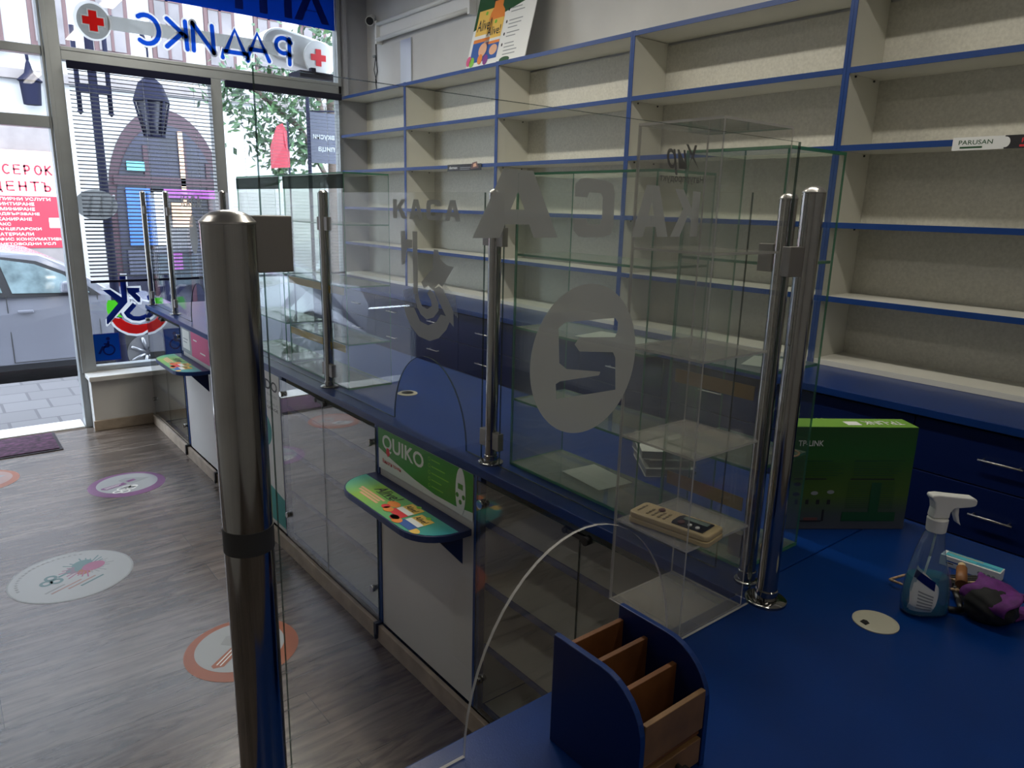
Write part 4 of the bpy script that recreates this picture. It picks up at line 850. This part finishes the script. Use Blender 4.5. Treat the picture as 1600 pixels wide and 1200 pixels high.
f = MB('black').path([(3.122, 5.775, 3.10), (3.122, 5.765, 2.95), (3.122, 5.76, 2.80), (3.118, 5.74, 2.72), (3.122, 5.78, 2.66), (3.122, 5.755, 2.515)], .004); f.path([(3.12, 5.765, 2.84), (3.12, 5.80, 2.74), (3.12, 5.76, 2.64)], .003); f.slot('grey').box(3.112, 3.126, 5.77, 5.81, 2.835, 2.85); tag(f.build('camera_cable'), 'black cable hanging from the security camera to the shelving', 'cable')
tag(MB('foil').box(3.116, 3.127, 5.20, 5.36, 2.512, 2.90).build('metal_strip'), 'shiny upright metal strip on top of the shelving near the window', 'panel')
# ------------------------------------------------------------------ floor stickers
def sticker(cx, cy, r, rz, label, key, kind):
    t = thing('floor_sticker', label, 'floor sticker', (cx, cy, .0003), R(rz)); F0 = Fr((0, 0, 0), (1, 0, 0), (0, 1, 0))
    if kind == 'virus':
        ell(MB(), F0, 'grey', 0, 0, r, r, 0, .0005, 60).build('disc', t)
        f = MB(); ell(f, F0, 'pale', 0, 0, r*.97, r*.97, .0006, .0007, 60); f.build('pale_field', t)
        f = MB(); random.seed(4)
        for (a, b, rr, k) in ((.09, .05, .045, 's_tl'), (.04, .03, .04, 's_tl'), (.10, -.01, .05, 's_pk'), (.05, -.02, .035, 's_or')): ell(f, F0, k, a, b, rr, rr*.8, .0008, .0010+random.random()*.0004, 24)
        for i in range(26):
            an = R(i*14); c, s = math.cos(an), math.sin(an); l = .085+.015*(i % 3); w_ = .003; k = ('s_tl', 's_pk', 'grey')[i*3//26]
            poly(f, F0, k, [(.08+c*.05-s*w_, .01+s*.045+c*w_), (.08+c*l-s*w_, .01+s*l*.9+c*w_), (.08+c*l+s*w_, .01+s*l*.9-c*w_), (.08+c*.05+s*w_, .01+s*.045-c*w_)], .0008, .0011)
        f.build('virus_picture', t)
        f = MB()
        for a, b in ((-.10, .03), (-.06, .055), (-.065, .01)): ring(f, F0, 's_tl', a, b, .026, .013, .0008, .0012, 20)
        rect(f, F0, 's_tl', -.04, .02, .028, .04, .0008, .0012); f.build('symbol', t)
        f = MB()
        for i, (a, b, l) in enumerate(((-.16, -.05, .09), (-.15, -.075, .14), (-.09, -.10, .13), (-.05, -.125, .11))): rect(f, F0, ('grey', 's_pe', 's_pe', 's_tl')[i], a, a+l, b, b+.009, .0008, .0012)
        for i in range(20):
            an = R(160-i*6.2); rr = r*.85
            rect(f, F0, 'grey', rr*math.cos(an)-.005, rr*math.cos(an)+.005, rr*math.sin(an)-.005, rr*math.sin(an)+.006, .0008, .0012)
        f.build('lettering', t)
    else:
        ell(MB(), F0, key, 0, 0, r, r, 0, .0005, 60).build('ring', t)
        ell(MB(), F0, 'pale' if kind != 'far' else 's_pe', .01, .015, r*.80, r*.78, .0006, .0009, 60).build('field', t)
        f = MB(); poly(f, F0, key, [(-.14, .03), (-.12, .0), (0.0, .0), (.0, .04), (-.13, .045)], .001, .0014)
        rect(f, F0, 'wprint', -.12, -.02, .027, .032, .0016, .0018); rect(f, F0, 'wprint', -.12, -.04, .013, .018, .0016, .0018); f.build('label', t)
        f = MB(); poly(f, F0, 'grey', [(-.0, .09), (.05, .10), (.14, .0), (.02, -.015), (0, .02)], .001, .0014); rect(f, F0, key, .02, .07, .02, .05, .0016, .0018); f.build('device_picture', t)
        f = MB()
        for a, b in ((-.10, -.07), (-.06, -.045), (-.02, -.075), (-.07, -.10), (-.03, -.04), (.0, -.06)): ell(f, F0, 'wprint', a, b, .028, .022, .001, .0013, 18)
        for a, b in ((-.10, -.07), (-.06, -.045), (-.02, -.075), (-.07, -.10), (-.03, -.04)): ell(f, F0, 'ink' if kind == 'near' else 'grey', a, b, .018, .011, .0015, .0018, 14)
        f.build('people_picture', t)
sticker(.325, 3.505, .245, 30, 'large pale round floor sticker with pink and teal virus picture', 'grey', 'virus')
sticker(.745, 2.51, .205, 40, 'round orange-rimmed floor sticker behind the thick post', 's_or', 'near')
sticker(.755, 4.54, .205, 20, 'round purple-rimmed floor sticker in the middle of the aisle', 's_mv', 'mid')
sticker(.07, 5.06, .20, 15, 'round orange floor sticker cut by the left edge, near the mat', 's_or', 'far')
# ------------------------------------------------------------------ street
struct('ground_pavement', MB('tile').box(-12, 20, 6.06, 8.3, -.3, -.12)); struct('ground_road', MB('road').box(-12, 20, 8.3, 12.6, -.5, -.33)); struct('ground_far_pavement', MB('tile').box(-12, 20, 12.6, 13.2, -.3, -.2))
b = thing('white_building', 'white plaster building with brown windows and maroon arched shop front across the street', 'building', (0, 13, -.3))
f = MB('plaster').box(-1.0, 14, 0, 3, 0, 9); f.slot('stone').box(-1, 14, -.05, -.001, 0, .5); f.box(-1, 14, -.08, -.001, 3.55, 3.68); f.build('wall', b)
for i in range(9):
    x = -.85+i*.80
    if i % 1 == 0:
        w_ = MB('brownw').box(x, x+.48, -.06, -.002, 4.0, 5.9).build('window', b); MB('winpane').box(x+.06, x+.42, -.075, -.062, 4.08, 5.82).build('pane', w_)
        MB('brownw').box(x+.22, x+.26, -.09, -.077, 4.08, 5.82).box(x+.06, x+.42, -.09, -.077, 4.9, 4.96).build('glazing_bar', w_); MB('plaster').box(x-.06, x+.54, -.12, -.0805, 3.9, 3.98).build('sill', w_)
ar = [(2.33, 0), (2.33, 1.9)]+[(3.2-.87*math.cos(R(i*9)), 1.9+1.42*math.sin(R(i*9))) for i in range(1, 20)]+[(4.07, 1.9), (4.07, 0)]
fr = Fr((0, 0, 0), (1, 0, 0), (0, 0, 1)); s = poly(MB(), fr, 'shopred', ar, .002, .10).build('shop_front', b)
f = MB(); poly(f, fr, 'shopglass', [(a*.9+.32, z*.93) for a, z in ar], .102, .12); f.build('pane', s)
f = MB()
for x in (2.85, 3.42, 3.78): rect(f, fr, 'shopred', x, x+.07, 0, 3.1-abs(x-3.2), .122, .15)
rect(f, fr, 'peach', 3.38, 3.45, 1.9, 3.0, .152, .16); rect(f, fr, 'shopred', 2.4, 4.0, 2.15, 2.28, .122, .16); rect(f, fr, 'purple', 2.9, 4.0, 1.95, 2.1, .152, .17); f.build('glazing_bar', s)
f = MB(); rect(f, fr, 'pblue', 2.55, 3.1, 1.2, 2.1, .152, .17); rect(f, fr, 'cyan', 2.6, 2.85, 2.35, 2.5, .152, .17); rect(f, fr, 'peach', 3.2, 3.5, 1.5, 1.9, .152, .17); rect(f, fr, 'orange', 3.75, 3.95, 1.0, 1.7, .152, .17); rect(f, fr, 'wprint', 2.95, 3.15, 1.2, 2.05, .175, .18)
rect(f, fr, 'banner', 2.5, 3.2, .75, 1.15, .152, .17); rect(f, fr, 'purple', 3.1, 3.3, .8, 1.1, .175, .18); rect(f, fr, 'banner', 3.45, 3.9, .7, 1.3, .152, .17); f.build('shop_poster', s)
b2 = thing('grey_building', 'grey stone corner building behind the red copy shop sign', 'building', (0, 13, -.3)); f = MB('stone').box(-9, -1.02, 0, 3, 0, 9); f.slot('plaster').box(-9, -1.02, -.06, -.001, 2.9, 3.2); f.build('wall', b2)
for i in range(5): w_ = MB('brownw').box(-1.9-i*1.2, -1.2-i*1.2, -.06, -.002, 3.6, 5.6).build('window', b2); MB('winpane').box(-1.82-i*1.2, -1.28-i*1.2, -.075, -.062, 3.7, 5.5).build('pane', w_)
b3 = thing('pale_house', 'pale far house behind the tree at the right of the window', 'building', (0, 13, -.3)); MB('plaster').box(14.02, 22, 0, 3, 0, 6).build('wall', b3)
# wooden gate area and red sign
t = thing('copy_shop_sign', 'red and white street sign with rows of white lettering seen through the door', 'sign', (0, 12.86, 0)); fs = Fr((0, 0, 0), (1, 0, 0), (0, 0, 1))
rect(MB(), fs, 'wprint', .2, 1.62, 1.64, 2.18, 0, .06).build('white_board', t); rect(MB(), fs, 'signred', .2, 1.62, .90, 1.64, 0, .06).build('red_board', t)
rect(MB(), fs, 'peach', .2, 1.62, 2.18, 2.27, 0, .06).build('top_strip', t); rect(MB(), fs, 'stone', .2, 1.62, -.2, .90, -.02, .05).build('board_base', t); rect(MB(), fs, 'stone', .2, 1.62, 2.27, 2.75, -.1, -.05).build('shutter', t)
f = MB(); [brush(f, fs, 'signtext', ch, .865+k*.128, 1.945, .12, .085, .026, .064) for k, ch in enumerate('КСЕРОК')]; [brush(f, fs, 'signtext', ch, .865+k*.148, 1.715, .12, .095, .026, .064) for k, ch in enumerate('ЦЕНТЪ')]; f.build('red_lettering', t)
f = MB()
for i, s in enumerate(('КОПИРНИ УСЛУГИ', 'ПРИНТИРАНЕ', 'ЛАМИНИРАНЕ', 'ПОДВЪРЗВАНЕ', 'СКАНИРАНЕ', 'ФАКС', 'КАНЦЕЛАРСКИ', 'МАТЕРИАЛИ', 'ОФИС КОНСУМАТИВИ', 'СЧЕТОВОДНИ УСЛ')): text(f, fs, 'wprint', s, .80, 1.575-i*.071, .042, len(s)*.052, .062, .004)
rect(f, fs, 'wprint', 1.48, 1.62, 1.19, 1.33, .062, .064); f.build('white_lettering', t)
# street lamp
t = thing('street_lamp', 'dark cast iron street lamp with hanging lantern outside the left window', 'street lamp', (1.44, 8.2, -.12))
MB('iron').lathe([(.11, 0), (.11, .06), (.06, .12), (.042, .5), (.038, 3.3)], n=16).build('pole', t)
f = MB('iron').box(-.13, .13, -.03, .03, 2.72, 2.80)
for x in (-.13, .13): f.tube((x, 0, 2.55), (x, 0, 3.3), .022, n=10); f.lathe([(.001, 2.52), (.03, 2.55), (.001, 2.58)], x, 0, n=10)
f.path([(0, 0, 3.3), (.2, 0, 3.42), (.45, 0, 3.35), (.5, 0, 3.2)], .02); f.build('bracket', t)
l = MB('iron').lathe([(.01, 3.2), (.01, 2.98), (.04, 2.93), (.11, 2.87), (.165, 2.72), (.17, 2.70)], .5, 0, n=6)
for i in range(6): a = R(i*60); l.tube((.5+.16*math.cos(a), .16*math.sin(a), 2.70), (.5+.09*math.cos(a), .09*math.sin(a), 2.38), .011, n=6)
l.tube((.5, 0, 2.36), (.5, 0, 2.39), .10, n=6); l.build('lantern', t); MB('shopglass').lathe([(.145, 2.695), (.08, 2.392)], .5, 0, n=6).build('lantern_glass', t)
t = thing('wall_lantern', 'dark lantern on the facade across the street, seen above the door', 'lantern', (1.46, 12.83, 2.9))
MB('iron').lathe([(.11, 0), (.13, .30), (.16, .32), (.06, .42), (.03, .55), (.005, .62)], n=6).build('lamp_head', t); MB('iron').path([(0, 0, .6), (.0, .04, .72), (.0, .16, .72)], .02).build('bracket', t)
# tree
t = thing('street_tree', 'green leafy tree outside the right window', 'tree', (3.98, 8.45, -.12)); MB('bark').lathe([(.12, 0), (.08, 1.5), (.06, 3.0)], n=10).path([(0, 0, 1.9), (-.4, 0, 2.6), (-.9, .1, 3.0)], .03).path([(0, 0, 2.2), (-.2, -.1, 2.9), (-.3, 0, 3.5)], .03).build('trunk', t)
f = MB('leaf'); random.seed(7); cl = [(-1.05, 0, 2.75, .33), (-.75, .1, 2.45, .25), (-1.25, 0, 3.0, .2), (-.5, 0, 2.6, .3), (-.3, 0, 3.0, .38), (-.75, 0, 3.15, .3), (-.15, .1, 3.5, .35), (.25, 0, 3.1, .45), (.1, 0, 3.8, .4), (-.6, .1, 2.15, .16), (-.35, 0, 2.3, .2), (.5, 0, 3.9, .6), (-.2, .0, 4.1, .25), (-.62, 0, 2.9, .28)]
for cx, cy, cz, r in cl:
    for _ in range(int(150*r/.3)):
        p = Vector((random.gauss(0, .5), random.gauss(0, .5), random.gauss(0, .5)))*r+Vector((cx, cy, cz)); u = Vector([random.uniform(-1, 1) for _ in range(3)]).normalized(); v = u.orthogonal().normalized(); s = random.uniform(.035, .07)
        f.faces([p-u*s, p+v*s*.5, p+u*s, p-v*s*.5], [(0, 1, 2, 3)])
f.build('foliage', t)
# cafe banner, bright awning and sign box
t = thing('hanging_banner', 'dark banner with pale lettering outside the right window', 'banner', (0, 7.0, 0)); rect(MB(), fs, 'banner', 3.055, 3.33, 2.03, 2.50, 0, .02).build('cloth', t); MB('iron').tube((3.045, 0, -.12), (3.045, 0, 2.75), .018, n=10).tube((3.045, 0, 2.50), (3.36, 0, 2.53), .008, n=8).build('pole', t)
fm = Fr((0, 0, 0), (-1, 0, 0), (0, 0, 1)); f = MB(); text(f, fm, 'grey', 'вкусни', -3.30, 2.24, .055, .22, -.022, .01); text(f, fm, 'grey', 'пица', -3.30, 2.13, .055, .17, -.022, .01); f.build('lettering', t)
t = thing('hanging_cloth', 'bright pink cloth hanging beside the dark banner outside', 'cloth', (2.98, 7.6, 2.1)); random.seed(2)
f = MB('signred'); f.prism([(-.10, -.12), (.10, -.10), (.11, .22), (.04, .33), (-.02, .30), (-.08, .1)], lambda a, b, q: (a, q+.02*math.sin(14*b), b), 0, .01); f.slot('iron').tube((.10, 0, -2.22), (.10, 0, .35), .01, n=8); f.build('fabric', t)
t = thing('pharmacy_light_box', 'white rounded light box with red cross outside the transom window', 'light box', (0, 6.35, 0))
bx = MB('cloth'); bx.prism([(2.56+.17*math.cos(R(a)), 2.935+.13*math.sin(R(a))) for a in range(90, 271, 15)]+[(2.92+.13*math.cos(R(a)), 2.87+.14*math.sin(R(a))) for a in range(-90, 91, 15)], fs, -.25, 0); bx.build('casing', t, .02)
f = MB(); ell(f, fs, 'cloth', 2.865, 2.865, .125, .135, .001, .03); f.build('disc', t)
f = MB()
cross(f, fs, 'red', 2.865, 2.865, .068, .025, .032, .034)
f.build('red_cross', t); MB('iron').box(2.6, 2.95, -.25, .0, 2.66, 2.71).box(2.70, 2.74, -.25, -.2, 2.71, 2.74).build('bracket', t)
# car
t = thing('parked_car', 'silver car parked on the street outside the door', 'car', (0, 8.75, -.33))
prof = [(-2.2, .28), (-2.25, .65), (-2.1, .92), (-1.6, 1.0), (-1.15, 1.34), (-.7, 1.45), (.2, 1.47), (.72, 1.40), (1.0, 1.26), (1.34, 1.0), (1.45, .94), (2.0, .80), (2.2, .65), (2.25, .3), (2.12, .22)]
def arch(cx, r=.36): return [(cx+r*math.cos(R(a)), .26+r*math.sin(R(a))) for a in range(0, 181, 15)]
body = prof+arch(1.62)+arch(-1.35)+[(-2.15, .22)]
MB('carpaint').prism(body, lambda a, b_, q: (a, q+max(0, b_-.95)*.32*(1 if q < .8 else -1), b_), 0, 1.65).build('body', t, .02)
gl = [(-.95, 1.0), (-.62, 1.38), (.22, 1.40), (.68, 1.33), (.94, 1.21), (1.22, .97)]
side = lambda a, b_, q: (a, q+max(0, b_-.95)*.32, b_)
MB('black').prism(gl, side, -.012, -.001).build('window_surround', t); w_ = MB('carglass').prism([(.44, 1.02), (.36, 1.355), (.66, 1.30), (.90, 1.19), (1.12, 1.0)], side, -.02, -.013).build('front_window', t)
MB('carglass').prism([(-.85, 1.04), (-.58, 1.35), (.28, 1.37), (.36, 1.03)], side, -.02, -.013).build('rear_window', t)
f = MB('tape'); [f.box(x, x+.008, -.004, -.0005, .32, 1.0) for x in (.38, 1.18)]; f.box(.38, 1.18, -.004, -.0005, .315, .322); f.build('door_seam', t); MB('carpaint').prism([(.84, 1.02), (.98, 1.02), (.95, 1.14), (.86, 1.13)], lambda a, b_, q: (a, q, b_), -.14, -.01).build('side_mirror', t, .02)
MB('carpaint').box(.46, .60, -.03, -.006, .82, .85).build('door_handle', t, .008); MB('black').box(-1.0, 1.25, -.012, -.001, .24, .30).build('sill_trim', t)
for cx in (1.62, -1.35):
    w_ = MB('tyre').tube((cx, .02, .30), (cx, .22, .30), .31, n=32).build('wheel', t); h = MB('hub').tube((cx, .012, .30), (cx, .0195, .30), .20, n=28)
    for i in range(7): a = R(i*360/7); h.tube((cx+.03*math.cos(a), .004, .30+.03*math.sin(a)), (cx+.18*math.cos(a), .004, .30+.18*math.sin(a)), .022, n=6)
    h.build('hub_cap', w_)
t.location.x = .18
t2 = thing('parked_car', 'second pale parked car seen through the right shop window', 'car', (5.3, 9.0, -.33))
MB('carpaint').prism(body, lambda a, b_, q: (a, q+max(0, b_-.95)*.32*(1 if q < .8 else -1), b_), 0, 1.65).build('body', t2, .02); MB('carglass').prism(gl, side, -.012, -.001).build('side_window', t2)
for cx in (1.62, -1.35): MB('tyre').tube((cx, .02, .30), (cx, .22, .30), .31, n=28).build('wheel', t2)
